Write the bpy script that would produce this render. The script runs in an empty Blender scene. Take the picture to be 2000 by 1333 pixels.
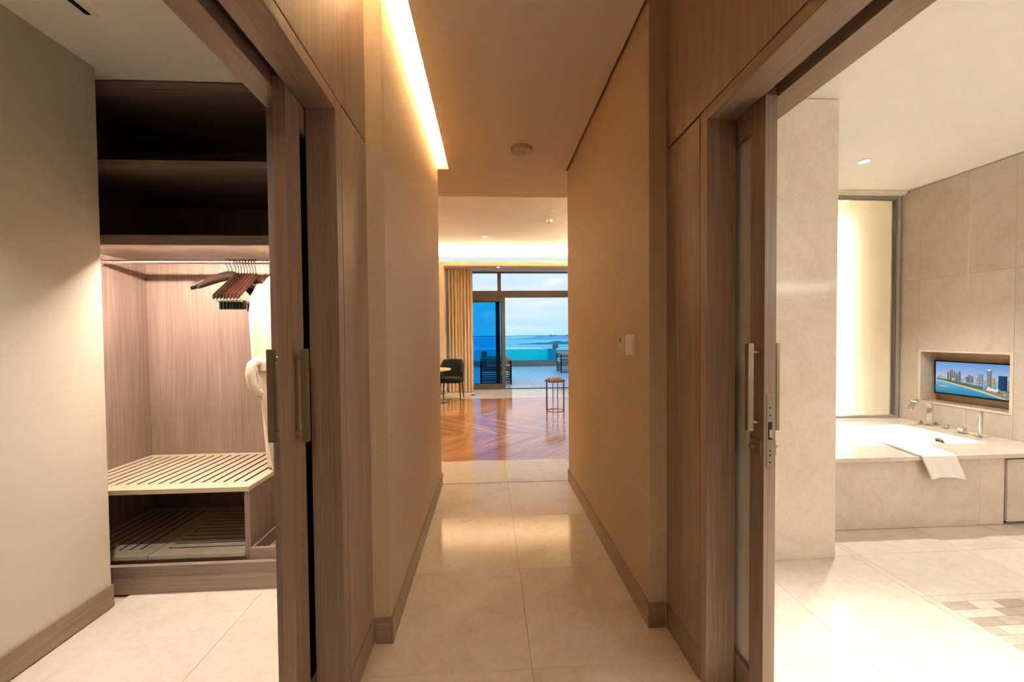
import bpy, bmesh, math, random
from mathutils import Vector, Matrix
random.seed(7)
PI = math.pi
SC = bpy.context.scene
COL = SC.collection

# ------------------------------------------------------------------ camera
CAM_H = 1.35
def set_camera():
    yaw, pitch, roll = 0.0570876, 0.0225078, 0.0090923
    fwd = Vector((math.sin(yaw), math.cos(yaw), 0)); right = Vector((math.cos(yaw), -math.sin(yaw), 0)); up = Vector((0, 0, 1))
    f2 = fwd * math.cos(pitch) - up * math.sin(pitch)
    u2 = up * math.cos(pitch) + fwd * math.sin(pitch)
    r3 = right * math.cos(roll) - u2 * math.sin(roll)
    u3 = u2 * math.cos(roll) + right * math.sin(roll)
    cd = bpy.data.cameras.new('camera'); co = bpy.data.objects.new('camera', cd); COL.objects.link(co)
    m = Matrix((r3, u3, -f2)).transposed().to_4x4(); m.translation = (0, 0, CAM_H)
    co.matrix_world = m
    cd.sensor_fit = 'HORIZONTAL'; cd.sensor_width = 36.0; cd.lens = 36.0 * 778 / 2000
    cd.shift_y = (674.44 - 666.5) / 2000
    cd.clip_start = 0.02; cd.clip_end = 20000
    SC.camera = co
set_camera()

# ------------------------------------------------------------------ view + world
SC.view_settings.view_transform = 'Standard'; SC.view_settings.look = 'None'
SC.view_settings.gamma = 1.0; SC.view_settings.use_curve_mapping = False
SC.view_settings.exposure = 0.0
SC.cycles.max_bounces = 8; SC.cycles.diffuse_bounces = 5; SC.cycles.glossy_bounces = 4
SC.cycles.transparent_max_bounces = 12; SC.cycles.caustics_reflective = False; SC.cycles.caustics_refractive = False; SC.cycles.sample_clamp_indirect = 60.0

def lin(r, g, b, a=1.0):
    f = lambda v: (v / 255 / 12.92) if v / 255 <= 0.04045 else ((v / 255 + 0.055) / 1.055) ** 2.4
    return (f(r), f(g), f(b), a)

def make_world():
    w = bpy.data.worlds.new('dusk_sky'); SC.world = w; w.use_nodes = True
    nt = w.node_tree; N = nt.nodes; L = nt.links; N.clear()
    tc = N.new('ShaderNodeTexCoord'); sep = N.new('ShaderNodeSeparateXYZ'); L.new(tc.outputs['Generated'], sep.inputs[0])
    ramp = N.new('ShaderNodeValToRGB'); L.new(sep.outputs['Z'], ramp.inputs[0])
    e = ramp.color_ramp.elements
    e[0].position = 0.0; e[0].color = lin(170, 222, 248)
    e[1].position = 1.0; e[1].color = lin(108, 196, 255)
    for p, c in ((0.035, lin(186, 222, 246)), (0.09, lin(208, 228, 247)), (0.13, lin(214, 231, 249)), (0.22, lin(196, 226, 252)), (0.5, lin(134, 208, 255))):
        k = e.new(p); k.color = c
    mp = N.new('ShaderNodeMapping'); mp.inputs['Scale'].default_value = (3, 3, 26); L.new(tc.outputs['Generated'], mp.inputs[0])
    nz = N.new('ShaderNodeTexNoise'); nz.inputs['Scale'].default_value = 1.6; nz.inputs['Detail'].default_value = 4; L.new(mp.outputs[0], nz.inputs['Vector'])
    cr = N.new('ShaderNodeValToRGB'); cr.color_ramp.elements[0].position = 0.5; cr.color_ramp.elements[1].position = 0.75
    L.new(nz.outputs[0], cr.inputs[0])
    mul = N.new('ShaderNodeMath'); mul.operation = 'MULTIPLY'; mul.inputs[1].default_value = 0.45; L.new(cr.outputs[0], mul.inputs[0])
    mx = N.new('ShaderNodeMixRGB'); L.new(mul.outputs[0], mx.inputs[0]); L.new(ramp.outputs[0], mx.inputs[1]); mx.inputs[2].default_value = lin(246, 244, 250)
    bg = N.new('ShaderNodeBackground'); L.new(mx.outputs[0], bg.inputs[0]); bg.inputs[1].default_value = 1.15
    out = N.new('ShaderNodeOutputWorld'); L.new(bg.outputs[0], out.inputs[0])
make_world()

WARM = (1.0, 0.76, 0.48)
SOFT = (1.0, 0.92, 0.80)
BATH = (1.0, 0.975, 0.94)
CLOS = (1.0, 0.84, 0.70)
# power of every lamp group (tuned here, used by the lamp builders below)
P_COVE_HALL = 420.0        # emission strength of the corridor cove strip
P_COVE_LIVING = 220.0
P_CLOSET_LED = 410.0
P_SHOWER_LED = 90.0
P_SPOT_CLOSET = 150.0
P_BATH_FILL = 130.0  # unseen fill lamp added on the bathroom wall behind the viewer
P_SPOT_BATH = 430.0
P_SPOT_LIVING = 150.0
P_SPOT_HALL = 60.0

# ------------------------------------------------------------------ materials
MATS = {}
def _new(name):
    m = bpy.data.materials.new(name); m.use_nodes = True
    nt = m.node_tree; b = nt.nodes['Principled BSDF']; MATS[name] = m
    return m, nt, nt.nodes, nt.links, b

def plain(name, col, rough=0.5, metal=0.0, noise=0.0, nscale=60, spec=0.5, bump=0.0, sheen=0.0):
    m, nt, N, L, b = _new(name)
    b.inputs['Base Color'].default_value = col; b.inputs['Roughness'].default_value = rough; b.inputs['Metallic'].default_value = metal
    b.inputs['Specular IOR Level'].default_value = spec
    if sheen: b.inputs['Sheen Weight'].default_value = sheen
    tc = N.new('ShaderNodeTexCoord'); nz = N.new('ShaderNodeTexNoise'); nz.inputs['Scale'].default_value = nscale; nz.inputs['Detail'].default_value = 4
    L.new(tc.outputs['Object'], nz.inputs['Vector'])
    mx = N.new('ShaderNodeMixRGB'); mx.inputs[1].default_value = col
    k = 1.0 - max(noise, 0.03) * 2
    mx.inputs[2].default_value = (col[0] * k, col[1] * k, col[2] * k, 1)
    L.new(nz.outputs[0], mx.inputs[0]); L.new(mx.outputs[0], b.inputs['Base Color'])
    if bump:
        bp = N.new('ShaderNodeBump'); bp.inputs['Strength'].default_value = bump; bp.inputs['Distance'].default_value = 0.004
        L.new(nz.outputs[0], bp.inputs['Height']); L.new(bp.outputs[0], b.inputs['Normal'])
    return m

def wood(name, c0, c1, grain='Z', rough=0.42, fine=48.0, tint=0.12, spec=0.4, coat=0.0):
    m, nt, N, L, b = _new(name)
    b.inputs['Coat Weight'].default_value = coat; b.inputs['Coat Roughness'].default_value = 0.16; b.inputs['Coat IOR'].default_value = 1.6
    tc = N.new('ShaderNodeTexCoord'); oi = N.new('ShaderNodeObjectInfo')
    add = N.new('ShaderNodeVectorMath'); add.operation = 'ADD'
    sc = N.new('ShaderNodeVectorMath'); sc.operation = 'SCALE'; sc.inputs['Scale'].default_value = 7.3
    cmb = N.new('ShaderNodeCombineXYZ')
    for i in range(3): L.new(oi.outputs['Random'], cmb.inputs[i])
    L.new(cmb.outputs[0], sc.inputs[0]); L.new(tc.outputs['Object'], add.inputs[0]); L.new(sc.outputs[0], add.inputs[1])
    def mapped(across, along):
        mp = N.new('ShaderNodeMapping'); s = [across] * 3; s['XYZ'.index(grain)] = along
        mp.inputs['Scale'].default_value = s; L.new(add.outputs[0], mp.inputs[0]); return mp
    n1 = N.new('ShaderNodeTexNoise'); n1.inputs['Scale'].default_value = 1.0; n1.inputs['Detail'].default_value = 5; L.new(mapped(fine * 3.2, 3.0).outputs[0], n1.inputs['Vector'])
    n2 = N.new('ShaderNodeTexNoise'); n2.inputs['Scale'].default_value = 1.0; n2.inputs['Detail'].default_value = 3; n2.inputs['Distortion'].default_value = 1.2
    L.new(mapped(fine * 0.22, 0.7).outputs[0], n2.inputs['Vector'])
    mixv = N.new('ShaderNodeMath'); mixv.operation = 'MULTIPLY_ADD'; mixv.inputs[1].default_value = 0.6
    hv = N.new('ShaderNodeMath'); hv.operation = 'MULTIPLY'; hv.inputs[1].default_value = 0.4; L.new(n2.outputs[0], hv.inputs[0])
    L.new(n1.outputs[0], mixv.inputs[0]); L.new(hv.outputs[0], mixv.inputs[2])
    ramp = N.new('ShaderNodeValToRGB'); ramp.color_ramp.elements[0].position = 0.33; ramp.color_ramp.elements[1].position = 0.67
    ramp.color_ramp.elements[0].color = c0; ramp.color_ramp.elements[1].color = c1; L.new(mixv.outputs[0], ramp.inputs[0])
    hsv = N.new('ShaderNodeHueSaturation'); mr = N.new('ShaderNodeMapRange')
    mr.inputs['To Min'].default_value = 1 - tint; mr.inputs['To Max'].default_value = 1 + tint
    L.new(oi.outputs['Random'], mr.inputs[0]); L.new(mr.outputs[0], hsv.inputs['Value']); L.new(ramp.outputs[0], hsv.inputs['Color'])
    L.new(hsv.outputs[0], b.inputs['Base Color'])
    b.inputs['Roughness'].default_value = rough; b.inputs['Specular IOR Level'].default_value = spec
    bp = N.new('ShaderNodeBump'); bp.inputs['Strength'].default_value = 0.12; bp.inputs['Distance'].default_value = 0.002
    L.new(n1.outputs[0], bp.inputs['Height']); L.new(bp.outputs[0], b.inputs['Normal'])
    return m

def marble(name, c0, c1, c2, rough=0.12, scale=2.2, tint=0.04, spec=0.5):
    m, nt, N, L, b = _new(name)
    tc = N.new('ShaderNodeTexCoord'); oi = N.new('ShaderNodeObjectInfo')
    sc = N.new('ShaderNodeVectorMath'); sc.operation = 'SCALE'; sc.inputs['Scale'].default_value = 23.0
    cmb = N.new('ShaderNodeCombineXYZ'); [L.new(oi.outputs['Random'], cmb.inputs[i]) for i in range(3)]
    add = N.new('ShaderNodeVectorMath'); add.operation = 'ADD'
    L.new(cmb.outputs[0], sc.inputs[0]); L.new(tc.outputs['Object'], add.inputs[0]); L.new(sc.outputs[0], add.inputs[1])
    n1 = N.new('ShaderNodeTexNoise'); n1.inputs['Scale'].default_value = scale; n1.inputs['Detail'].default_value = 9; n1.inputs['Roughness'].default_value = 0.68; n1.inputs['Distortion'].default_value = 1.4
    L.new(add.outputs[0], n1.inputs['Vector'])
    n2 = N.new('ShaderNodeTexNoise'); n2.inputs['Scale'].default_value = scale * 16; n2.inputs['Detail'].default_value = 5; L.new(add.outputs[0], n2.inputs['Vector'])
    ramp = N.new('ShaderNodeValToRGB'); e = ramp.color_ramp.elements
    e[0].position = 0.30; e[0].color = c0; e[1].position = 0.72; e[1].color = c2; k = e.new(0.5); k.color = c1
    L.new(n1.outputs[0], ramp.inputs[0])
    mx = N.new('ShaderNodeMixRGB'); mx.blend_type = 'OVERLAY'; mx.inputs[0].default_value = 0.16
    L.new(ramp.outputs[0], mx.inputs[1]); L.new(n2.outputs[0], mx.inputs[2])
    hsv = N.new('ShaderNodeHueSaturation'); mr = N.new('ShaderNodeMapRange')
    mr.inputs['To Min'].default_value = 1 - tint; mr.inputs['To Max'].default_value = 1 + tint
    L.new(oi.outputs['Random'], mr.inputs[0]); L.new(mr.outputs[0], hsv.inputs['Value']); L.new(mx.outputs[0], hsv.inputs['Color'])
    L.new(hsv.outputs[0], b.inputs['Base Color'])
    b.inputs['Roughness'].default_value = rough; b.inputs['Specular IOR Level'].default_value = spec
    return m

def wallpaper(name, col, amt=0.12):
    m, nt, N, L, b = _new(name)
    tc = N.new('ShaderNodeTexCoord'); mp = N.new('ShaderNodeMapping'); mp.inputs['Scale'].default_value = (3, 3, 260); L.new(tc.outputs['Object'], mp.inputs[0])
    n1 = N.new('ShaderNodeTexNoise'); n1.inputs['Scale'].default_value = 1.0; n1.inputs['Detail'].default_value = 3; L.new(mp.outputs[0], n1.inputs['Vector'])
    mx = N.new('ShaderNodeMixRGB'); mx.inputs[1].default_value = col; k = 1 - amt * 2; mx.inputs[2].default_value = (col[0] * k, col[1] * k, col[2] * k * 0.97, 1)
    L.new(n1.outputs[0], mx.inputs[0]); L.new(mx.outputs[0], b.inputs['Base Color']); b.inputs['Roughness'].default_value = 0.6; b.inputs['Specular IOR Level'].default_value = 0.25
    bp = N.new('ShaderNodeBump'); bp.inputs['Strength'].default_value = 0.15; bp.inputs['Distance'].default_value = 0.002; L.new(n1.outputs[0], bp.inputs['Height']); L.new(bp.outputs[0], b.inputs['Normal'])
    return m

def emit(name, col, strength):
    m, nt, N, L, b = _new(name); N.remove(b)
    e = N.new('ShaderNodeEmission'); e.inputs[0].default_value = (*col[:3], 1); e.inputs[1].default_value = strength
    L.new(e.outputs[0], nt.nodes['Material Output'].inputs[0]); return m

def pane(name, tint, refl=0.5, rough=0.0):
    """thin sheet of glass: tinted see-through with a mirror-like reflection at grazing angles"""
    m, nt, N, L, b = _new(name); N.remove(b)
    t = N.new('ShaderNodeBsdfTransparent'); t.inputs[0].default_value = tint
    g = N.new('ShaderNodeBsdfGlossy'); g.inputs['Roughness'].default_value = rough
    fr = N.new('ShaderNodeFresnel'); fr.inputs[0].default_value = 1.5
    k = N.new('ShaderNodeMath'); k.operation = 'MULTIPLY'; k.inputs[1].default_value = refl; L.new(fr.outputs[0], k.inputs[0])
    ge = N.new('ShaderNodeNewGeometry'); inv = N.new('ShaderNodeMath'); inv.operation = 'SUBTRACT'; inv.inputs[0].default_value = 1.0; L.new(ge.outputs['Backfacing'], inv.inputs[1])
    k0 = k; k = N.new('ShaderNodeMath'); k.operation = 'MULTIPLY'; L.new(k0.outputs[0], k.inputs[0]); L.new(inv.outputs[0], k.inputs[1])
    mx = N.new('ShaderNodeMixShader'); L.new(k.outputs[0], mx.inputs[0]); L.new(t.outputs[0], mx.inputs[1]); L.new(g.outputs[0], mx.inputs[2])
    L.new(mx.outputs[0], nt.nodes['Material Output'].inputs[0]); return m

W0, W1 = lin(132, 109, 92), lin(163, 138, 119)
wood('oak_v', W0, W1, 'Z'); wood('oak_y', W0, W1, 'Y'); wood('oak_x', W0, W1, 'X')
wood('oak_closet_v', lin(126, 106, 96), lin(156, 136, 125), 'Z', fine=40); wood('oak_closet_x', lin(124, 106, 95), lin(154, 135, 122), 'X', fine=40)
wood('oak_closet_y', lin(124, 106, 95), lin(154, 135, 122), 'Y', fine=40)
wood('bench_cream', lin(192, 177, 150), lin(208, 194, 168), 'Y', tint=0.02, fine=30)
wood('parquet', lin(146, 98, 56), lin(196, 142, 88), 'X', rough=0.13, fine=26, tint=0.13, spec=0.6, coat=0.42)
wood('hanger_wood', lin(24, 13, 9), lin(44, 24, 17), 'Y', rough=0.4, spec=0.25, tint=0.25)
wood('hanger_wood_red', lin(46, 22, 16), lin(64, 33, 24), 'Y', rough=0.4, spec=0.25, tint=0.1)
wood('table_oak', lin(188, 160, 128), lin(212, 186, 154), 'X', rough=0.35)
wood('leg_walnut', lin(58, 30, 20), lin(86, 48, 30), 'Z', rough=0.35)
wood('tray_brown', lin(120, 84, 54), lin(160, 116, 78), 'X', rough=0.4)
wood('teak', lin(84, 62, 50), lin(112, 86, 70), 'X', rough=0.6)
wallpaper('paper_hall', lin(206, 182, 152)); wallpaper('paper_closet', lin(206, 198, 182), 0.05)
plain('ceiling_paint', lin(224, 210, 190), 0.8, noise=0.02, nscale=8); plain('ceiling_bath', lin(246, 243, 236), 0.7, noise=0.02, nscale=8)
plain('wall_paint', lin(222, 206, 180), 0.8, noise=0.03, nscale=8); plain('cove_white', lin(240, 234, 224), 0.8)
plain('shadow_gap', lin(60, 44, 30), 0.8); plain('slot_shade', lin(38, 30, 23), 0.8); plain('grout', lin(194, 177, 152), 0.8); plain('dark_void', lin(14, 12, 11), 0.9)  # the slot tone stands in for shade between bench and board slats
marble('floor_marble', lin(198, 185, 167), lin(208, 197, 180), lin(215, 206, 191), rough=0.13, tint=0.03, spec=0.42)
marble('wall_marble', lin(201, 186, 167), lin(209, 196, 179), lin(216, 205, 190), rough=0.10, scale=3.0, tint=0.035)
marble('mosaic_tan', lin(190, 172, 152), lin(198, 181, 161), lin(205, 189, 170), rough=0.2, scale=8, tint=0.1)
marble('mosaic_brown', lin(176, 158, 138), lin(184, 167, 148), lin(191, 175, 157), rough=0.2, scale=8, tint=0.12)
marble('mosaic_cream', lin(202, 190, 170), lin(210, 198, 180), lin(216, 206, 189), rough=0.2, scale=8, tint=0.06)
marble('terrace_stone', lin(208, 210, 212), lin(222, 224, 226), lin(232, 234, 236), rough=0.35, scale=1.2)
marble('pool_stone', lin(120, 108, 96), lin(140, 126, 112), lin(154, 140, 126), rough=0.5, scale=2.0)
plain('champagne', lin(150, 136, 114), 0.42, 0.75, noise=0.04); plain('chrome', lin(225, 225, 225), 0.08, 1.0); plain('steel_rod', lin(214, 208, 202), 0.18, 1.0)
plain('alu_frame', lin(112, 109, 104), 0.5, 0.1); plain('alu_dark', lin(30, 30, 32), 0.5, 0.2); plain('alu_bath', lin(172, 161, 146), 0.4, 0.3)
plain('tub_white', lin(250, 249, 246), 0.12, spec=0.5); plain('towel_white', lin(248, 244, 238), 0.9, noise=0.06, nscale=300, bump=0.5, sheen=0.3)
plain('robe_terry', lin(214, 200, 176), 0.95, noise=0.06, nscale=220, bump=0.6, sheen=0.3)
plain('plastic_white', lin(232, 224, 208), 0.45); plain('plastic_grey', lin(196, 180, 160), 0.5); plain('black_plastic', lin(12, 12, 13), 0.35)
plain('velvet_green', lin(9, 22, 21), 0.85, noise=0.15, nscale=40, sheen=0.08); plain('cushion_grey', lin(186, 184, 184), 0.9, noise=0.05, nscale=120)
plain('weave_grey', lin(120, 122, 126), 0.7); plain('curtain_fabric', lin(226, 202, 168), 0.9, noise=0.05, nscale=200, sheen=0.2)
plain('gold_metal', lin(150, 108, 66), 0.3, 0.9); plain('dark_metal', lin(40, 32, 34), 0.4, 0.8); plain('brown_leather', lin(96, 66, 44), 0.5)
plain('book_brown', lin(150, 112, 78), 0.5, noise=0.2, nscale=30)
plain('pool_water', lin(10, 246, 244), 0.05, noise=0.04, nscale=1.5, spec=0.6); plain('land_green_haze', lin(84, 160, 172), 0.9, noise=0.3, nscale=0.02)  # island teal has distance haze mixed into the base colour
plain('land_sand', lin(196, 214, 214), 0.9, noise=0.1, nscale=0.02); plain('far_building_haze', lin(190, 222, 236), 0.8)  # far tower colour is paled to paint in distance haze
plain('sea', lin(168, 230, 238), 0.45, noise=0.05, nscale=0.004, spec=0.3)
emit('led_hall', WARM, P_COVE_HALL); emit('led_living', (1.0, 0.84, 0.60), P_COVE_LIVING); emit('led_closet', CLOS, P_CLOSET_LED); emit('led_shower', (1.0, 0.86, 0.66), P_SHOWER_LED)
emit('fill_glow', (1.0, 0.97, 0.93), P_BATH_FILL); emit('lens_warm', (1.0, 0.85, 0.65), 14.0); emit('shore_lamp', (0.6, 1.0, 1.0), 3.0)
pane('glass_clear', (0.96, 0.98, 1.0, 1), 0.7); pane('glass_blue', (0.12, 0.66, 0.91, 1), 0.8); pane('glass_rail', (0.86, 0.97, 1.0, 1), 0.4)
pane('glass_acrylic', (0.85, 0.98, 1.0, 1), 0.4); pane('glass_bath', (0.94, 0.93, 0.89, 1), 1.0)
def frosted(name, tint, rough, tr):
    m, nt, N, L, b = _new(name)
    b.inputs['Base Color'].default_value = tint; b.inputs['Roughness'].default_value = rough; b.inputs['Transmission Weight'].default_value = tr; b.inputs['IOR'].default_value = 1.1
    tc = N.new('ShaderNodeTexCoord'); mp = N.new('ShaderNodeMapping'); mp.inputs['Scale'].default_value = (40, 40, 260); L.new(tc.outputs['Object'], mp.inputs[0])
    n1 = N.new('ShaderNodeTexNoise'); n1.inputs['Scale'].default_value = 1.0; L.new(mp.outputs[0], n1.inputs['Vector'])
    bp = N.new('ShaderNodeBump'); bp.inputs['Strength'].default_value = 0.1; L.new(n1.outputs[0], bp.inputs['Height']); L.new(bp.outputs[0], b.inputs['Normal'])
frosted('glass_frosted', lin(226, 222, 218), 0.35, 0.15); frosted('glass_smoked', lin(26, 24, 22), 0.12, 0.5)
def screen_mat():
    m, nt, N, L, b = _new('screen_picture'); N.remove(b)
    at = N.new('ShaderNodeVertexColor'); at.layer_name = 'picture'
    e = N.new('ShaderNodeEmission'); e.inputs[1].default_value = 0.95; L.new(at.outputs[0], e.inputs[0]); L.new(e.outputs[0], nt.nodes['Material Output'].inputs[0])
screen_mat()

# ------------------------------------------------------------------ mesh builder
WORLD = {}          # world position of every object's origin
class MB:
    def __init__(s): s.v = []; s.f = []
    def quad(s, a, b, c, d):
        i = len(s.v); s.v += [a, b, c, d]; s.f.append((i, i + 1, i + 2, i + 3)); return s
    def box(s, x0, x1, y0, y1, z0, z1, bev=0.0):
        if x0 > x1: x0, x1 = x1, x0
        if y0 > y1: y0, y1 = y1, y0
        if z0 > z1: z0, z1 = z1, z0
        if bev > 0:
            bm = bmesh.new(); bmesh.ops.create_cube(bm, size=1.0)
            for v in bm.verts: v.co = Vector(((x0 + x1) / 2 + v.co.x * (x1 - x0), (y0 + y1) / 2 + v.co.y * (y1 - y0), (z0 + z1) / 2 + v.co.z * (z1 - z0)))
            bmesh.ops.bevel(bm, geom=list(bm.edges), offset=bev, segments=2, affect='EDGES', profile=0.5)
            bm.verts.index_update(); i = len(s.v); s.v += [tuple(v.co) for v in bm.verts]
            s.f += [tuple(i + v.index for v in f.verts) for f in bm.faces]; bm.free(); return s
        i = len(s.v)
        s.v += [(x0, y0, z0), (x1, y0, z0), (x1, y1, z0), (x0, y1, z0), (x0, y0, z1), (x1, y0, z1), (x1, y1, z1), (x0, y1, z1)]
        s.f += [tuple(i + k for k in q) for q in ((0, 3, 2, 1), (4, 5, 6, 7), (0, 1, 5, 4), (1, 2, 6, 5), (2, 3, 7, 6), (3, 0, 4, 7))]; return s
    def prism(s, poly, a0, a1, axis='Z'):
        """poly 2D points; extruded along axis from a0 to a1 (X: poly=(y,z), Y: poly=(x,z), Z: poly=(x,y))"""
        n = len(poly); i = len(s.v)
        def P(p, a): return {'Z': (p[0], p[1], a), 'Y': (p[0], a, p[1]), 'X': (a, p[0], p[1])}[axis]
        s.v += [P(p, a0) for p in poly] + [P(p, a1) for p in poly]
        s.f.append(tuple(i + k for k in reversed(range(n)))); s.f.append(tuple(i + n + k for k in range(n)))
        for k in range(n): s.f.append((i + k, i + (k + 1) % n, i + n + (k + 1) % n, i + n + k))
        return s
    def tube(s, pts, r, seg=8, closed=False, caps=True):
        pts = [Vector(p) for p in pts]; n = len(pts); i0 = len(s.v)
        rs = r if isinstance(r, (list, tuple)) else [r] * n
        prev = None
        for k, p in enumerate(pts):
            if closed: t = pts[(k + 1) % n] - pts[k - 1]
            else: t = pts[min(k + 1, n - 1)] - pts[max(k - 1, 0)]
            t.normalize()
            if prev is None:
                up = Vector((0, 0, 1)) if abs(t.z) < 0.9 else Vector((1, 0, 0)); u = t.cross(up).normalized()
            else: u = (prev - t * prev.dot(t)).normalized()
            prev = u; w = t.cross(u)
            for j in range(seg):
                a = 2 * PI * j / seg; s.v.append(tuple(p + (u * math.cos(a) + w * math.sin(a)) * rs[k]))
        m = n if closed else n - 1
        for k in range(m):
            for j in range(seg):
                a, b2 = i0 + k * seg, i0 + ((k + 1) % n) * seg
                s.f.append((a + j, a + (j + 1) % seg, b2 + (j + 1) % seg, b2 + j))
        if caps and not closed:
            s.f.append(tuple(i0 + j for j in reversed(range(seg)))); s.f.append(tuple(i0 + (n - 1) * seg + j for j in range(seg)))
        return s
    def lathe(s, prof, cx, cy, seg=24):
        """prof: (radius, z) pairs, closed with caps"""
        i0 = len(s.v); n = len(prof)
        for r, z in prof:
            for j in range(seg):
                a = 2 * PI * j / seg; s.v.append((cx + r * math.cos(a), cy + r * math.sin(a), z))
        for k in range(n - 1):
            for j in range(seg): s.f.append((i0 + k * seg + j, i0 + k * seg + (j + 1) % seg, i0 + (k + 1) * seg + (j + 1) % seg, i0 + (k + 1) * seg + j))
        s.f.append(tuple(i0 + j for j in reversed(range(seg)))); s.f.append(tuple(i0 + (n - 1) * seg + j for j in range(seg)))
        return s
    def rings(s, rings, caps=True):
        i0 = len(s.v); n = len(rings[0])
        for r in rings: s.v += [tuple(p) for p in r]
        for k in range(len(rings) - 1):
            for j in range(n): s.f.append((i0 + k * n + j, i0 + k * n + (j + 1) % n, i0 + (k + 1) * n + (j + 1) % n, i0 + (k + 1) * n + j))
        if caps: s.f.append(tuple(i0 + j for j in reversed(range(n)))); s.f.append(tuple(i0 + (len(rings) - 1) * n + j for j in range(n)))
        return s
    def sheet(s, fn, nu, nv, thick):
        """two-sided cloth: fn(u,v)->point; offset copy by thick along -normal"""
        P = [[Vector(fn(u / nu, v / nv)) for u in range(nu + 1)] for v in range(nv + 1)]
        def nrm(u, v):
            a = P[v][min(u + 1, nu)] - P[v][max(u - 1, 0)]; b = P[min(v + 1, nv)][u] - P[max(v - 1, 0)][u]
            n = a.cross(b); return n.normalized() if n.length > 1e-9 else Vector((0, 0, 1))
        i0 = len(s.v); W = nu + 1; T = W * (nv + 1)
        for v in range(nv + 1):
            for u in range(W): s.v.append(tuple(P[v][u]))
        for v in range(nv + 1):
            for u in range(W): s.v.append(tuple(P[v][u] - nrm(u, v) * thick))
        for v in range(nv):
            for u in range(nu):
                a = i0 + v * W + u; s.f.append((a, a + 1, a + W + 1, a + W)); b = a + T; s.f.append((b, b + W, b + W + 1, b + 1))
        def rim(a, b): s.f.append((i0 + a, i0 + a + T, i0 + b + T, i0 + b))
        for u in range(nu): rim(u + 1, u); rim(nv * W + u, nv * W + u + 1)
        for v in range(nv): rim(v * W, (v + 1) * W); rim((v + 1) * W + nu, v * W + nu)
        return s
    def build(s, name, mat, parent=None, smooth=False, origin=None, kind=None):
        xs = [p[0] for p in s.v]; ys = [p[1] for p in s.v]; zs = [p[2] for p in s.v]
        if origin is None: origin = ((min(xs) + max(xs)) / 2, (min(ys) + max(ys)) / 2, min(zs))
        me = bpy.data.meshes.new(name)
        me.from_pydata([(p[0] - origin[0], p[1] - origin[1], p[2] - origin[2]) for p in s.v], [], s.f); me.update()
        bm = bmesh.new(); bm.from_mesh(me); bmesh.ops.recalc_face_normals(bm, faces=bm.faces); bm.to_mesh(me); bm.free()
        if smooth:
            for p in me.polygons: p.use_smooth = True
            try: me.set_sharp_from_angle(angle=math.radians(38))
            except Exception: pass
        me.materials.append(MATS[mat])
        return link(name, me, origin, parent, kind)

def link(name, me, origin, parent=None, kind=None):
    o = bpy.data.objects.new(name, me); COL.objects.link(o)
    pw = WORLD[parent.name] if parent else (0, 0, 0)
    o.location = [origin[i] - pw[i] for i in range(3)]
    if parent: o.parent = parent
    WORLD[o.name] = tuple(origin)
    if kind: o['kind'] = kind
    return o
def bx(name, x0, x1, y0, y1, z0, z1, mat, parent=None, bev=0.0, **k): return MB().box(x0, x1, y0, y1, z0, z1, bev).build(name, mat, parent, **k)
def tag(o, label, cat, group=None, kind=None):
    o['label'] = label; o['category'] = cat
    if group: o['group'] = group
    if kind: o['kind'] = kind
    return o
def struct(o, label, cat): return tag(o, label, cat, kind='structure')
def thing(name, loc, label, cat, group=None, kind=None):
    o = bpy.data.objects.new(name, None); COL.objects.link(o); o.location = loc; o.empty_display_size = 0.05
    WORLD[o.name] = tuple(loc); return tag(o, label, cat, group, kind)
def sgroup(name, loc, label, cat): return thing(name, loc, label, cat, kind='structure')
def copy_tree(o, parent=None):
    c = o.copy(); COL.objects.link(c); c.parent = parent
    if parent: c.matrix_parent_inverse = o.matrix_parent_inverse
    for ch in list(o.children): copy_tree(ch, c)
    return c
def spot(name, loc, power, col, angle, parent, radius=0.04, blend=0.6, aim=(0, 0, -1)):
    ld = bpy.data.lights.new(name, 'SPOT'); ld.energy = power; ld.color = col; ld.spot_size = math.radians(angle); ld.spot_blend = blend; ld.shadow_soft_size = radius
    o = bpy.data.objects.new(name, ld); COL.objects.link(o); pw = WORLD[parent.name]; o.parent = parent
    o.location = [loc[i] - pw[i] for i in range(3)]; o.rotation_euler = Vector(aim).to_track_quat('-Z', 'Y').to_euler(); return o
def downlight(x, y, z, label, power, col, angle=100, r=0.036, group=None, aim=(0, 0, -1), blend=0.6):
    t = thing('downlight', (x, y, z), label, 'downlight', group)
    MB().lathe([(r + 0.012, z - 0.001), (r + 0.012, z - 0.004), (r, z - 0.006), (r, z - 0.001)], x, y, 28).build('trim_ring', 'plastic_white', t, True)
    MB().lathe([(r * 0.96, z - 0.0045), (r * 0.96, z - 0.0015)], x, y, 24).build('lens', 'lens_warm', t)
    if power: spot('downlight_beam', (x, y, z - 0.02), power, col, angle, t, aim=aim, blend=blend)
    return t

# ------------------------------------------------------------------ key dimensions
XL, XR = -0.447, 0.728            # corridor walls
WL, WR = -0.522, 0.808            # timber-lined vestibule walls
YL, YR, YE = 1.765, 1.775, 3.64   # near ends and far end of the corridor walls
ZC = 2.85                         # corridor ceiling
ZL = 3.37                         # living room ceiling
ZB = 2.72                         # bathroom ceiling
ZK = 2.69                         # closet ceiling
ZS = 2.14                         # soffit of the two sliding door frames
JL, JR = 1.424, 1.438             # far jambs
NJL, NJR = 0.28, 0.30             # near jambs
YB = -1.3                         # wall behind the camera
XT, YW, ZD = 4.07, 3.73, 0.505    # bath: tv wall, interior window plane, tub deck
XK = -1.925                       # closet side wall
YP = 9.3                          # living room pelmet front
YG = 10.18                        # terrace glazing

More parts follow.
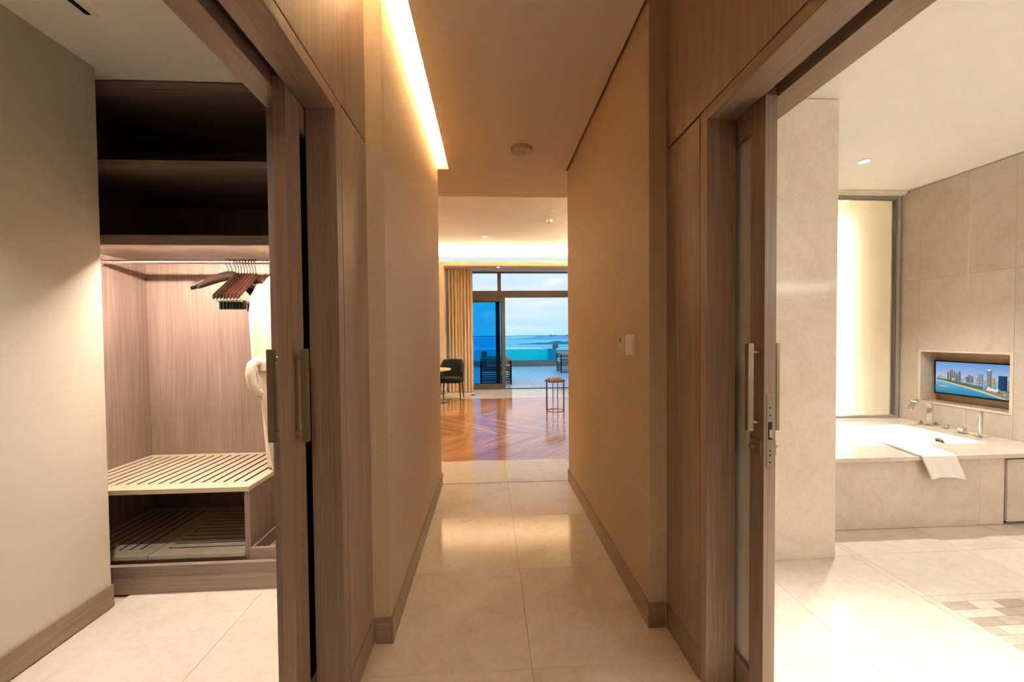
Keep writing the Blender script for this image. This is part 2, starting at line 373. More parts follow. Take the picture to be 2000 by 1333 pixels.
# ------------------------------------------------------------------ floors
def floor_marble():
    f = MB()
    f.box(-3.5, 3.0, YB - 0.2, 4.31, -0.08, -0.012); f.box(3.0, 4.3, YB - 0.2, 2.62, -0.08, -0.012); f.box(-3.5, 3.0, 8.65, YG + 0.05, -0.08, -0.012)
    root = struct(f.build('floor', 'grout', origin=(0, 0, -0.08)), 'polished cream marble tile floor of hall, closet and bathroom', 'floor')
    g = 0.0007; pitch = 0.69; cache = {}
    def tile(x0, x1, y0, y1, mat='floor_marble', name='floor_tile', top=0.0):
        w, d = round(x1 - x0 - 2 * g, 4), round(y1 - y0 - 2 * g, 4)
        if w < 0.02 or d < 0.02: return
        key = (w, d, mat)
        o0 = ((x0 + x1) / 2, (y0 + y1) / 2, -0.012)
        if key not in cache:
            o = MB().box(o0[0] - w / 2, o0[0] + w / 2, o0[1] - d / 2, o0[1] + d / 2, -0.012, top, 0.0008).build(name, mat, root)
            cache[key] = o.data
        else: link(name, cache[key], o0, root)
    def area(x0, x1, y0, y1, ox=0.16, oy=1.58, p=pitch):
        def cuts(a, b, o):
            k0 = math.ceil((a - o) / p + 1e-6); c = [a]
            while o + k0 * p < b - 1e-6: c.append(o + k0 * p); k0 += 1
            return c + [b]
        X, Y = cuts(x0, x1, ox), cuts(y0, y1, oy)
        for i in range(len(X) - 1):
            for j in range(len(Y) - 1): tile(X[i], X[i + 1], Y[j], Y[j + 1])
    area(-0.57, 0.86, YB, YE); area(-3.4, 2.98, YE, 4.31); area(-1.92, -0.57, -0.4, 2.20)
    # bathroom floor with the set-in mosaic carpet
    mx0, mx1, my0, my1 = 2.235, 3.355, 0.90, 1.835; b = 0.05
    area(0.86, mx0 - b, -1.2, 2.56); area(mx1 + b, XT, -1.2, 2.56); area(mx0 - b, mx1 + b, my1 + b, 2.56); area(mx0 - b, mx1 + b, -1.2, my0 - b)
    tile(mx0 - b, mx0, my0 - b, my1 + b); tile(mx1, mx1 + b, my0 - b, my1 + b); tile(mx0, mx1, my1, my1 + b); tile(mx0, mx1, my0 - b, my0)
    rows, cols = 17, 8; dx = (mx1 - mx0) / cols; dy = (my1 - my0) / rows; rnd = random.Random(3)
    for r in range(rows):
        off = 0.5 * dx if r % 2 else 0
        xs = [mx0] + [mx0 + off + k * dx for k in range(cols + 1) if mx0 < mx0 + off + k * dx < mx1 - 1e-6] + [mx1]
        for a, c in zip(xs[:-1], xs[1:]):
            tile(a, c, my0 + r * dy, my0 + (r + 1) * dy, rnd.choice(['mosaic_tan', 'mosaic_cream', 'mosaic_brown', 'mosaic_brown', 'mosaic_cream']), 'mosaic_tile')
    area(-3.4, 2.98, 8.65, 10.12, oy=8.0)
    return root
FLOOR = floor_marble()

def parquet():
    root = struct(MB().box(-3.5, 3.0, 4.312, 8.648, -0.08, -0.013).build('parquet_floor', 'leg_walnut', origin=(0, 4.3, -0.08)), 'glossy reddish oak chevron parquet floor of the living room', 'floor')
    bx('border_strip', -3.4, 2.98, 4.314, 4.40, -0.013, -0.0005, 'parquet', root)
    bands = [(4.402, 5.45, 1), (5.452, 6.85, -1), (6.852, 8.25, 1), (8.252, 8.646, -1)]
    for y0, y1, sgn in bands:
        w = 0.15; h = y1 - y0; sh = h * 0.95 * sgn
        n0 = int((-3.4 - 1.4) / w); n1 = int((2.98 + 1.4) / w); first = None
        for k in range(n0, n1 + 1):
            xa = k * w
            if min(xa, xa + sh) < -2.2 or max(xa, xa + sh) + w > 2.98: continue
            cx, cy = xa + (sh + w) / 2, (y0 + y1) / 2
            if first is None:
                ang = math.atan2(h, sh)
                # build with the grain along local X, then turn into place
                pts = [(xa + 0.001, y0), (xa + w - 0.001, y0), (xa + w + sh - 0.001, y1), (xa + sh + 0.001, y1)]
                c, s_ = math.cos(-ang), math.sin(-ang)
                loc = [((px - cx) * c - (py - cy) * s_, (px - cx) * s_ + (py - cy) * c) for px, py in pts]
                m = MB().prism(loc, 0, 0.0125)
                o = m.build('parquet_plank', 'parquet', None, origin=(0, 0, 0)); first = o.data
                o.parent = root; o.rotation_euler.z = ang; WORLD[o.name] = (cx, cy, -0.0125)
            else:
                o = bpy.data.objects.new('parquet_plank', first); COL.objects.link(o); o.parent = root; o.rotation_euler.z = ang
            pw = WORLD[root.name]; o.location = (cx - pw[0], cy - pw[1], -0.0125 - pw[2])
parquet()

# ------------------------------------------------------------------ ceilings
def ceilings():
    m = MB(); m.box(-0.347, 0.712, YB, 3.625, ZC, ZC + 0.10); m.box(-3.5, 3.0, 3.625, 4.32, ZC, ZL + 0.1); m.box(-0.9, -0.347, YB, 0.2, ZC, ZC + 0.10); m.box(0.712, 0.85, YB, YR, ZC, ZC + 0.1)
    struct(m.build('ceiling', 'ceiling_paint', origin=(0, 1, ZC)), 'warm beige plaster ceiling over the hall corridor', 'ceiling')
    m = MB(); m.box(-0.75, 0.95, YB, 3.66, 3.12, 3.20); m.box(-0.20, -0.17, 0.2, 3.625, ZC + 0.10, 3.12); m.box(-0.9, -0.62, 0.2, 3.66, 2.84, 3.2)
    struct(m.build('ceiling_cove_box', 'cove_white', origin=(0, 1, 2.95)), 'white recess above the corridor ceiling that hides the cove light', 'ceiling')
    struct(bx('shadow_gap_trim', 0.712, 0.80, YR, 3.625, ZC + 0.055, ZC + 0.1, 'shadow_gap'), 'dark shadow gap where the corridor ceiling meets the wall with the switch plates', 'trim')
    m = MB(); m.box(-3.5, 3.0, 4.32, YG + 0.1, ZL, ZL + 0.1)
    struct(m.build('ceiling_living', 'ceiling_paint', origin=(0, 7, ZL)), 'raised cream ceiling of the living room', 'ceiling')
    m = MB(); m.box(-3.5, 3.0, YP, YG - 0.03, 2.985, 3.10)
    struct(m.build('ceiling_pelmet', 'wall_paint', origin=(0, YP, 2.985)), 'dropped tan bulkhead with a lit cove above the terrace glazing', 'ceiling')
    m = MB(); m.box(1.0, 4.4, YB, 3.65, ZB, ZB + 0.1); m.box(3.1, 4.4, YW - 0.03, 5.2, 2.81, 2.9); m.box(3.1, 4.4, 3.65, YW - 0.03, ZB, 2.9)
    struct(m.build('ceiling_bath', 'ceiling_bath', origin=(2.5, 1, ZB)), 'white bathroom ceiling with recessed downlights', 'ceiling')
    struct(MB().box(-2.05, -0.70, -0.5, 2.19, ZK, ZK + 0.1).box(-2.5, -0.70, 2.19, 2.95, ZK, ZK + 0.1).build('ceiling_closet', 'ceiling_bath', origin=(-1.4, 1, ZK)), 'off-white closet ceiling with a slot air vent', 'ceiling')
ceilings()

# ------------------------------------------------------------------ corridor walls
def base_run(name, segs, label, mat='oak_y', h=0.112):
    m = MB()
    for s in segs: m.box(*s, 0.0, h)
    return struct(m.build(name, mat), label, 'baseboard')
def walls():
    struct(bx('wall_left', XL - 0.17, XL, YL, YE, 0, 3.12, 'paper_hall'), 'cream woven-paper corridor wall under the cove light', 'wall')
    struct(bx('wall_right', XR, XR + 0.17, YR, YE, 0, 3.12, 'paper_hall'), 'cream woven-paper corridor wall with the switch plates', 'wall')
    t = 0.012
    base_run('baseboard_left', [(XL, XL + t, YL - t, YE)], 'taupe timber baseboard along the corridor wall under the cove light')
    base_run('baseboard_left_end', [(WL + t, XL, YL - t, YL)], 'short timber baseboard on the end of the cove-lit corridor wall', 'oak_x')
    base_run('baseboard_right', [(XR - t, XR, YR - t, YE)], 'taupe timber baseboard along the corridor wall with switch plates')
    base_run('baseboard_right_end', [(XR, WR - t, YR - t, YR)], 'short timber baseboard on the end of the corridor wall with switches', 'oak_x')
    # wall behind the camera
    struct(bx('wall_back', -0.9, 1.1, YB - 0.1, YB, 0, 3.12, 'oak_v'), 'timber wall behind the viewer at the hall entrance', 'wall')
walls()

def timber_side(side):
    """timber lining of the vestibule with the sliding door frame; side -1 closet, +1 bathroom"""
    L = side < 0
    xp = WL if L else WR; yj = JL if L else JR; ye = YL if L else YR; ynj = NJL if L else NJR
    d1, d2, d3 = ((0.102, 0.150, 0.232) if L else (0.110, 0.160, 0.265))
    s = side; X = lambda d: xp + s * d
    who = 'closet' if L else 'bathroom'
    nm = 'left' if L else 'right'
    zj = 2.183; gp = 0.0045; cas = 0.048
    core = MB()
    core.box(X(0.02), X(d1 - 0.004), yj + 0.01, ye + 0.02, 0, 3.12); core.box(X(0.02), X(d3 - 0.01), YB, ynj - 0.03, 0, 3.12); core.box(X(0.02), X(d3 - 0.01), YB, ye, zj + 0.05, 3.12)
    wroot = struct(core.build('wall_timber_' + nm, 'shadow_gap', origin=(X(0.05), 1.0, 0)), 'timber-panelled hall wall around the %s doorway' % who, 'wall')
    th = 0.018
    bx('wall_panel', X(0), X(th), yj + cas + gp, ye, 0.114, zj - gp, 'oak_v', wroot, 0.001)
    bx('wall_panel', X(0), X(th), YB, ye, zj + gp, 2.845, 'oak_v', wroot, 0.001)
    bx('wall_panel', X(0), X(th), YB, ynj - cas - gp, 0.114, zj - gp, 'oak_v', wroot, 0.001)
    base_run('baseboard_timber_' + nm, [(X(-0.004), X(th), yj + cas, ye - 0.012), (X(-0.004), X(th), YB, ynj - cas)], 'timber baseboard below the panel beside the %s doorway' % who)
    fr = sgroup('trim_1' if L else 'trim_2', (X(0.05), yj, 0), 'taupe timber frame of the %s sliding door' % who, 'door frame')
    b = 0.0015
    bx('jamb', X(0), X(d1), yj, yj + cas, 0, zj, 'oak_v', fr, b); bx('jamb', X(d2), X(d3), yj, yj + cas, 0, ZS, 'oak_v', fr, b)
    bx('jamb', X(0), X(d1), ynj - cas, ynj, 0, zj, 'oak_v', fr, b); bx('jamb', X(d2), X(d3), ynj - cas, ynj, 0, ZS, 'oak_v', fr, b)
    bx('header', X(0), X(d1), ynj + 0.001, yj - 0.0005, ZS, zj, 'oak_y', fr, b)
    bx('header', X(d2), X(d3), ynj - cas, yj + cas, ZS + 0.0005, zj, 'oak_y', fr, b)
    bx('door_track', X(d1 + 0.002), X(d2 - 0.002), ynj - 0.02, yj + 0.6, ZS + 0.055, ZS + 0.07, 'alu_frame', fr)
    # the door leaf
    lead = 1.297 if L else 1.287; x0, x1 = X(d1 + 0.004), X(d2 - 0.004); w = 0.96; stl = 0.092 if L else 0.072
    dr = sgroup('door_1' if L else 'door_2', ((x0 + x1) / 2, lead, 0), ('timber sliding door with a dark glass panel half open into the closet wall' if L else 'timber sliding door with a frosted glass panel beside the bathroom'), 'door')
    zt = ZS + 0.028
    bx('stile', x0, x1, lead, lead + stl, 0.008, zt, 'oak_v', dr, 0.0012); bx('stile', x0, x1, lead + w - stl, lead + w, 0.008, zt, 'oak_v', dr, 0.0012)
    bx('rail', x0, x1, lead + stl, lead + w - stl, ZS - 0.09, zt, 'oak_y', dr, 0.0012); bx('rail', x0, x1, lead + stl, lead + w - stl, 0.008, 0.135, 'oak_y', dr, 0.0012)
    xm = (x0 + x1) / 2
    bx('glass_panel', xm - 0.005, xm + 0.005, lead + stl, lead + w - stl, 0.135, ZS - 0.09, 'glass_smoked' if L else 'glass_frosted', dr)
    yh = lead + 0.020 if L else lead + 0.024; zc = 1.165 if L else 1.168; hh = 0.150
    for xs, sg in ((x0, -s), (x1, s)):
        far = (0.046 if sg == -s else (0.042 if L else 0.026)); near = far - (0.022 if (L or sg == -s) else 0.014)
        h = bx('pull_handle', xs + sg * near, xs + sg * far, yh - 0.009, yh + 0.009, zc - hh, zc + hh, 'champagne', dr, 0.0025)
        h['label'] = 'champagne metal bar handle'
        for zz in (zc - hh + 0.03, zc + hh - 0.03):
            a, c2 = sorted((xs, xs + sg * (near + 0.001)))
            MB().tube([(a, yh, zz), (c2, yh, zz)], 0.0075, 12).build('handle_post', 'champagne', h, True)
    if not L:
        # lock on the leading edge and the thumb turn below the handle
        lp = bx('lock_plate', xm - 0.0125, xm + 0.0125, lead - 0.0015, lead + 0.001, 0.900, 1.145, 'champagne', dr, 0.0005); lp['label'] = 'champagne lock faceplate'
        bx('latch', xm - 0.007, xm + 0.007, lead - 0.0022, lead - 0.0014, 0.992, 1.052, 'black_plastic', lp)
        bx('latch_tongue', xm - 0.004, xm + 0.006, lead - 0.004, lead - 0.0022, 1.0, 1.026, 'chrome', lp, 0.0008)
        for zz in (0.915, 0.94, 0.955, 1.075, 1.10): MB().tube([(xm, lead - 0.0022, zz), (xm, lead - 0.0012, zz)], 0.0028, 10).build('screw', 'dark_metal', lp)
        for xs, sg in ((x0, -1), (x1, 1)):
            ro = bx('lock_rose', xs + sg * 0.007, xs, lead + 0.006, lead + 0.062, 0.935, 0.988, 'champagne', dr, 0.0015)
            MB().tube([(xs + sg * 0.007, lead + 0.034, 0.962), (xs + sg * 0.026, lead + 0.034, 0.962)], 0.009, 14).build('thumb_turn', 'champagne', ro, True)
    return fr
timber_side(-1); timber_side(1)

# ------------------------------------------------------------------ hall details
def hall_details():
    bx_led = bx('cove_light', -0.335, -0.315, 0.95, 3.58, ZC + 0.101, ZC + 0.113, 'led_hall'); tag(bx_led, 'warm light strip in the corridor ceiling cove', 'light strip')
    t = thing('smoke_detector', (0.275, 3.207, ZC), 'round beige smoke detector on the corridor ceiling', 'smoke detector')
    MB().lathe([(0.088, ZC), (0.088, ZC - 0.018), (0.080, ZC - 0.030), (0.05, ZC - 0.036)], 0.275, 3.207, 32).build('body', 'plastic_grey', t, True)
    MB().lathe([(0.03, ZC - 0.0355), (0.03, ZC - 0.042), (0.02, ZC - 0.048)], 0.275, 3.207, 24).build('sensor_cap', 'plastic_grey', t, True)
    MB().lathe([(0.004, ZC - 0.036), (0.004, ZC - 0.0385)], 0.315, 3.165, 10).build('indicator', 'plastic_white', t)
    xs = XR
    t = thing('room_controller', (xs, 2.135, 1.25), 'beige wall controller plate with blue symbols beside the switch plate', 'controller')
    bx('plate', xs - 0.010, xs, 2.080, 2.192, 1.250, 1.350, 'plastic_grey', t, 0.002)
    MB().tube([(xs - 0.0112, 2.150, 1.322), (xs - 0.0098, 2.150, 1.322)], 0.013, 16).build('blue_symbol', 'symbol_blue', t)
    MB().box(xs - 0.0112, xs - 0.0098, 2.153, 2.158, 1.283, 1.305).box(xs - 0.0112, xs - 0.0098, 2.149, 2.162, 1.297, 1.301).build('white_symbol', 'plastic_white', t)
    t = thing('switch_plate', (xs, 2.005, 1.25), 'plain cream switch plate nearest the bathroom door on the corridor wall', 'switch')
    bx('plate', xs - 0.010, xs, 1.938, 2.072, 1.247, 1.352, 'plastic_white', t, 0.002)
    bx('rocker', xs - 0.0135, xs - 0.0095, 1.956, 2.054, 1.259, 1.340, 'plastic_white', t, 0.0015)
    downlight(0.0, -0.95, ZC, 'small downlight in the hall ceiling behind the viewer', P_SPOT_HALL, (1.0, 0.76, 0.48), 165)
plain('symbol_blue', lin(110, 84, 120), 0.5)
hall_details()

# ------------------------------------------------------------------ closet room
def closet():
    struct(bx('wall_closet', XK - 0.12, XK, -0.5, 2.104, 0, ZK, 'paper_closet'), 'pale closet wall with fine woven paper', 'wall')
    base_run('baseboard_closet', [(XK, XK + 0.012, -0.5, 2.104)], 'taupe timber baseboard along the pale closet wall')
    struct(bx('wall_closet_near', XK - 0.12, -0.74, -0.62, -0.5, 0, ZK, 'paper_closet'), 'closet wall behind the viewer', 'wall')
    struct(bx('wall_closet_side', -0.752, -0.692, JL + 0.05, 2.19, 0, ZK, 'paper_closet'), 'closet wall behind the open sliding door', 'wall')
    # wardrobe
    x0, x1, y0, y1 = -2.36, -0.78, 2.19, 2.90
    w = thing('built_in_wardrobe', ((x0 + x1) / 2, y0, 0), 'open built-in wardrobe of taupe wood with lit hanging space', 'wardrobe')
    bx('side_panel', x0 - 0.03, x0, y0 + 0.005, y1, 0, 2.68, 'oak_closet_v', w); bx('side_panel', x1, x1 + 0.03, y0 + 0.005, y1, 0, 2.68, 'oak_closet_v', w)
    bx('back_panel', x0 - 0.03, x1 + 0.03, y1, y1 + 0.02, 0, 2.68, 'oak_closet_v', w)
    bx('front_stile', x0 - 0.03, XK - 0.1, 2.106, y0 + 0.004, 0, 2.68, 'oak_closet_v', w)
    bx('top_panel', x0, x1, y0 + 0.004, y1, 2.645, 2.68, 'oak_closet_x', w)
    bx('fascia', XK, x1, y0, y0 + 0.02, 2.648, 2.682, 'oak_closet_x', w, 0.001)
    bx('shelf', x0, x1, y0 + 0.006, y1, 2.251, 2.283, 'oak_closet_x', w, 0.001)
    bx('shelf', x0, x1, y0 + 0.028, y1, 1.874, 1.892, 'oak_closet_x', w)
    bx('shelf_fascia', x0, x1, y0 + 0.004, y0 + 0.026, 1.844, 1.895, 'oak_closet_x', w, 0.001)
    bx('base_shelf', x0, x1, y0 + 0.03, y1, 0.10, 0.128, 'oak_closet_x', w)
    bx('plinth', x0, x1, y0, y0 + 0.022, 0.0, 0.098, 'oak_closet_x', w, 0.001); bx('plinth_rail', x0, x1, y0 - 0.004, y0 + 0.024, 0.0985, 0.150, 'oak_closet_x', w, 0.001)
    rod = MB().tube([(x0 + 0.002, 2.56, 1.822), (x1 - 0.002, 2.56, 1.822)], 0.0125, 16).build('hanging_rod', 'steel_rod', w, True); rod['label'] = 'polished steel rod'
    MB().tube([(x0, 2.56, 1.822), (x0 + 0.012, 2.56, 1.822)], 0.026, 20).build('rod_socket', 'chrome', rod, True)
    led = bx('wardrobe_light', x0 + 0.02, x1 - 0.02, y0 + 0.034, y0 + 0.050, 1.862, 1.873, 'led_closet'); tag(led, 'bright light strip under the lower wardrobe shelf above the rod', 'light strip')
    # luggage bench with a slatted top
    bx0, bx1, by0, by1, zt = x0 + 0.004, -1.312, 2.225, y1 - 0.004, 0.545
    b = thing('luggage_bench', ((bx0 + bx1) / 2, by0, 0.128), 'cream slatted luggage bench on a taupe side panel in the wardrobe', 'bench')
    zb = zt - 0.027
    bx('top_rail', bx0, bx1, by0, by0 + 0.085, zb, zt, 'bench_cream', b, 0.002); bx('top_rail', bx0, bx1, by1 - 0.05, by1, zb, zt, 'bench_cream', b, 0.002)
    bx('end_rail', bx1 - 0.062, bx1, by0 + 0.085, by1 - 0.05, zb, zt, 'bench_cream', b, 0.002)
    n = 17; span = (bx1 - 0.062) - bx0; p = span / n; g = 0.017; first = None
    for k in range(n):
        a = bx0 + k * p
        if first is None: o = bx('slat', a, a + p - g, by0 + 0.085, by1 - 0.05, zb, zt, 'bench_cream', b); first = o.data
        else: link('slat', first, (a + (p - g) / 2, (by0 + by1 + 0.035) / 2, zb), b)
        bx('slot_shade_strip', a + p - g, a + p, by0 + 0.085, by1 - 0.05, zb, zt - 0.0015, "slot_shade", b)  # dark strip in the gap paints the shade of the slot
    bx('side_panel', -1.345, -1.316, by0 + 0.012, by1, 0.128, zb, 'oak_closet_v', b, 0.001)
    # slatted boards below the bench, slots filled with shade-dark strips
    def board(xa, xb, ya, yb, z, along, label):
        r = thing('slatted_board', ((xa + xb) / 2, ya, z), label, 'slatted board', 'slatted boards under the luggage bench')
        f = 0.045; th = 0.022
        bx('rail', xa, xb, ya, ya + f + 0.03, z, z + th, 'bench_cream', r, 0.0015); bx('rail', xa, xb, yb - f, yb, z, z + th, 'bench_cream', r, 0.0015)
        bx('rail', xa, xa + f, ya + f + 0.03, yb - f, z, z + th, 'bench_cream', r, 0.0015); bx('rail', xb - f, xb, ya + f + 0.03, yb - f, z, z + th, 'bench_cream', r, 0.0015)
        X0, X1, Y0, Y1 = xa + f, xb - f, ya + f + 0.03, yb - f; gg = 0.012
        if along == 'Y':
            m = max(3, int((X1 - X0) / 0.05)); q = (X1 - X0) / m
            for k in range(m): bx('slat', X0 + k * q + (gg if k else gg), X0 + (k + 1) * q, Y0, Y1, z, z + th - 0.001, 'bench_cream', r); bx('slot_shade_strip', X0 + k * q, X0 + k * q + gg, Y0, Y1, z, z + th - 0.0025, "slot_shade", r)
        else:
            m = max(3, int((Y1 - Y0) / 0.045)); q = (Y1 - Y0) / m
            for k in range(m): bx('slat', X0, X1, Y0 + k * q + gg, Y0 + (k + 1) * q, z, z + th - 0.001, 'bench_cream', r); bx('slot_shade_strip', X0, X1, Y0 + k * q, Y0 + k * q + gg, z, z + th - 0.0025, "slot_shade", r)
    board(x0 + 0.01, -1.866, 2.245, 2.88, 0.152, 'Y', 'cream slatted shoe board with lengthwise slots under the bench, by the pale wall')
    board(-1.86, -1.352, 2.245, 2.88, 0.152, 'X', 'cream slatted shoe board with crosswise slots under the bench, by its side panel')
    bx('board_support', x0 + 0.01, -1.352, 2.26, 2.88, 0.129, 0.151, 'oak_closet_x', w)
    # open tray beside the bench with a folded brown bag
    t = thing('shoe_tray', (-1.06, 2.30, 0.13), 'shallow open wooden tray beside the luggage bench', 'tray')
    ta, tb = -1.308, -0.83
    bx('tray_front', ta, tb, 2.215, 2.232, 0.1505, 0.212, 'oak_closet_x', t, 0.001); bx('tray_back', ta, tb, 2.86, 2.877, 0.13, 0.212, 'oak_closet_x', t, 0.001)
    bx('tray_side', ta, ta + 0.015, 2.232, 2.86, 0.13, 0.212, 'oak_closet_y', t); bx('tray_side', tb - 0.015, tb, 2.232, 2.86, 0.13, 0.212, 'oak_closet_y', t); bx('tray_floor', ta + 0.015, tb - 0.015, 2.232, 2.86, 0.13, 0.140, 'oak_closet_x', t)
    for k, (z, d) in enumerate(((0.1405, 0.0), (0.178, 0.012))):
        m = MB().box(-1.20 + d, -0.90, 2.30 + d, 2.62, z, z + 0.035, 0.012).build('shoe_bag', 'brown_leather', None, True)
        tag(m, ('folded brown shoe bag lying under another in the tray', 'folded brown shoe bag on top of the pile in the tray')[k], 'bag', 'folded bags in the tray')
    # slot air vent in the closet ceiling
    v = thing('air_vent', (-1.62, 1.1, ZK), 'narrow dark slot air vent in the closet ceiling', 'vent')
    bx('frame', -1.660, -1.598, 0.5, 1.778, ZK - 0.003, ZK, 'ceiling_bath', v); bx('slot', -1.640, -1.618, 0.52, 1.762, ZK - 0.0045, ZK - 0.003, 'dark_void', v)
    bx('louver', -1.631, -1.627, 0.52, 1.762, ZK - 0.0065, ZK - 0.0045, 'alu_dark', v)
    downlight(-1.25, 1.25, ZK, 'recessed downlight in the closet ceiling above the bright floor', P_SPOT_CLOSET, BATH, 88, group=None, blend=1.0)
closet()

# hangers ------------------------------------------------------------------
def hangers():
    rodz, rody = 1.822, 2.56
    def proto(mat, wide, clips, label):
        r = thing('coat_hanger', (0, 0, 0), label, 'hanger', 'coat hangers on the wardrobe rod')
        # local: rod axis at (x,0,0); hanger lies in the local YZ plane
        R = 0.0165
        pts = [(0, R * math.cos(a) , R * math.sin(a)) for a in [math.radians(k) for k in range(-40, 200, 20)]]
        pts += [(0, -R * 0.9, -0.012), (0, -0.004, -0.030), (0, 0, -0.045), (0, 0, -0.075)]
        MB().tube(pts, 0.0022, 6).build('hook', 'dark_metal', r, True, origin=(0, 0, 0))
        # shoulder body: swept bow with a flat oval section
        rings = []; hw = 0.178
        for k in range(-8, 9):
            u = k / 8; y = u * hw; z = -0.082 - (0.085 if wide else 0.150) * abs(u) ** (1.2 if wide else 0.92)
            tx = (0.010 + 0.014 * abs(u) ** 1.5) if wide else 0.0046; tz = 0.017 + (0.012 if wide else 0.003) * (1 - abs(u)) ** 0.5
            fx = (0.03 if wide else 0.006) * abs(u) ** 1.6
            rings.append([(fx + tx * math.cos(a), y, z + tz * math.sin(a)) for a in [2 * PI * j / 10 for j in range(10)]])
        MB().rings(rings).build('shoulder_bow', mat, r, True, origin=(0, 0, 0))
        if clips:
            MB().tube([(0.004, -0.15, -0.225), (0.002, -0.145, -0.255), (0.002, 0.145, -0.255), (0.004, 0.15, -0.225)], 0.003, 8).build('trouser_bar', 'steel_rod', r, True, origin=(0, 0, 0))
            for yy in (-0.115, 0.10):
                MB().box(-0.004, 0.008, yy - 0.013, yy + 0.013, -0.300, -0.247, 0.003).build('clip', 'black_plastic', r, True, origin=(0, 0, 0))
        return r
    a = proto('hanger_wood', False, True, 'x'); bb = proto('hanger_wood_red', False, True, 'x'); c = proto('hanger_wood', True, False, 'x')
    spec = [(-1.600, c, -64, 'broad-shouldered dark hanger turned parallel to the rod, upper one'), (-1.578, c, -42, 'broad-shouldered dark hanger turned half sideways, lower one'),
            (-1.556, a, -9, 'dark wood hanger just behind the two turned hangers'), (-1.539, a, -8, 'second dark wood clip hanger from the turned hangers'),
            (-1.522, a, -7, 'third dark wood clip hanger from the turned hangers'), (-1.505, a, -6, 'last dark wood clip hanger before the reddish ones'),
            (-1.488, bb, -7, 'first reddish wood clip hanger next to the dark ones'), (-1.471, bb, -6, 'second reddish wood clip hanger on the rod'),
            (-1.454, bb, -5, 'third reddish wood clip hanger on the rod'), (-1.437, bb, -4, 'reddish wood clip hanger nearest the bathrobe')]
    used = set()
    for x, pr, deg, lab in spec:
        if pr.name in used: o = copy_tree(pr)
        else: o = pr; used.add(pr.name)
        o.location = (x, rody, rodz + 0.0004); o.rotation_euler = (0, 0, math.radians(deg)); o['label'] = lab
hangers()

def bathrobe():
    r = thing('bathrobe', (-1.30, 2.56, 0.5), 'cream terry bathrobe hanging on the wardrobe rod behind the sliding door', 'bathrobe')
    # sections across the rod direction: centre y, half width y, half depth x
    S = [(1.735, 2.55, 0.035, 0.030), (1.705, 2.55, 0.085, 0.05), (1.66, 2.555, 0.125, 0.065), (1.58, 2.555, 0.150, 0.075), (1.47, 2.555, 0.155, 0.080), (1.36, 2.55, 0.162, 0.080), (1.24, 2.55, 0.170, 0.080),
         (1.12, 2.55, 0.182, 0.084), (1.00, 2.555, 0.172, 0.082), (0.85, 2.56, 0.145, 0.080), (0.70, 2.565, 0.122, 0.078), (0.58, 2.57, 0.100, 0.076), (0.556, 2.57, 0.094, 0.072)]
    rings = []
    for z, cy, hw, hd in S:
        ring = []
        for j in range(40):
            a = 2 * PI * j / 40; f = 1 + 0.07 * math.sin(a * 7 + z * 2.0) * min(1, (1.74 - z) * 3)
            ring.append((-1.300 + hd * f * math.cos(a), cy + hw * f * math.sin(a), z + 0.006 * math.sin(a * 5)))
        rings.append(ring)
    MB().rings(rings).build('robe_body', 'robe_terry', r, True)
    belt = []
    for z, k in ((1.225, 1.03), (1.215, 1.08), (1.165, 1.08), (1.155, 1.03)):
        belt.append([(-1.300 + 0.086 * k * math.cos(a), 2.55 + 0.178 * k * math.sin(a), z) for a in [2 * PI * j / 40 for j in range(40)]])
    MB().rings(belt).build('belt', 'robe_terry', r, True)
    pts = [(-1.32, 2.395, 1.205), (-1.33, 2.355, 1.222), (-1.345, 2.338, 1.20), (-1.35, 2.33, 1.15), (-1.345, 2.338, 1.09), (-1.335, 2.35, 1.05), (-1.325, 2.385, 1.03)]
    MB().tube(pts, [0.022, 0.026, 0.026, 0.027, 0.026, 0.024, 0.02], 10).build('belt_loop', 'robe_terry', r, True)
    sl = []
    for z, y, x, a1, b1 in ((1.67, 2.46, -1.335, 0.035, 0.035), (1.60, 2.432, -1.345, 0.046, 0.045), (1.50, 2.425, -1.352, 0.048, 0.048), (1.40, 2.427, -1.352, 0.046, 0.046), (1.31, 2.425, -1.348, 0.046, 0.044), (1.24, 2.42, -1.345, 0.046, 0.042), (1.19, 2.425, -1.34, 0.044, 0.04)):
        sl.append([(x + b1 * math.cos(a), y + a1 * math.sin(a), z) for a in [2 * PI * j / 20 for j in range(20)]])
    MB().rings(sl).build('sleeve', 'robe_terry', r, True)
    R = 0.0165; y0, z0 = 2.56, 1.8224
    pts = [(-1.300, y0 + R * math.cos(a), z0 + R * math.sin(a)) for a in [math.radians(k) for k in range(-40, 200, 20)]] + [(-1.300, y0 - R * 0.9, z0 - 0.012), (-1.300, y0, z0 - 0.05), (-1.300, y0, z0 - 0.10)]
    MB().tube(pts, 0.0022, 6).build('hanger_hook', 'steel_rod', r, True)
bathrobe()

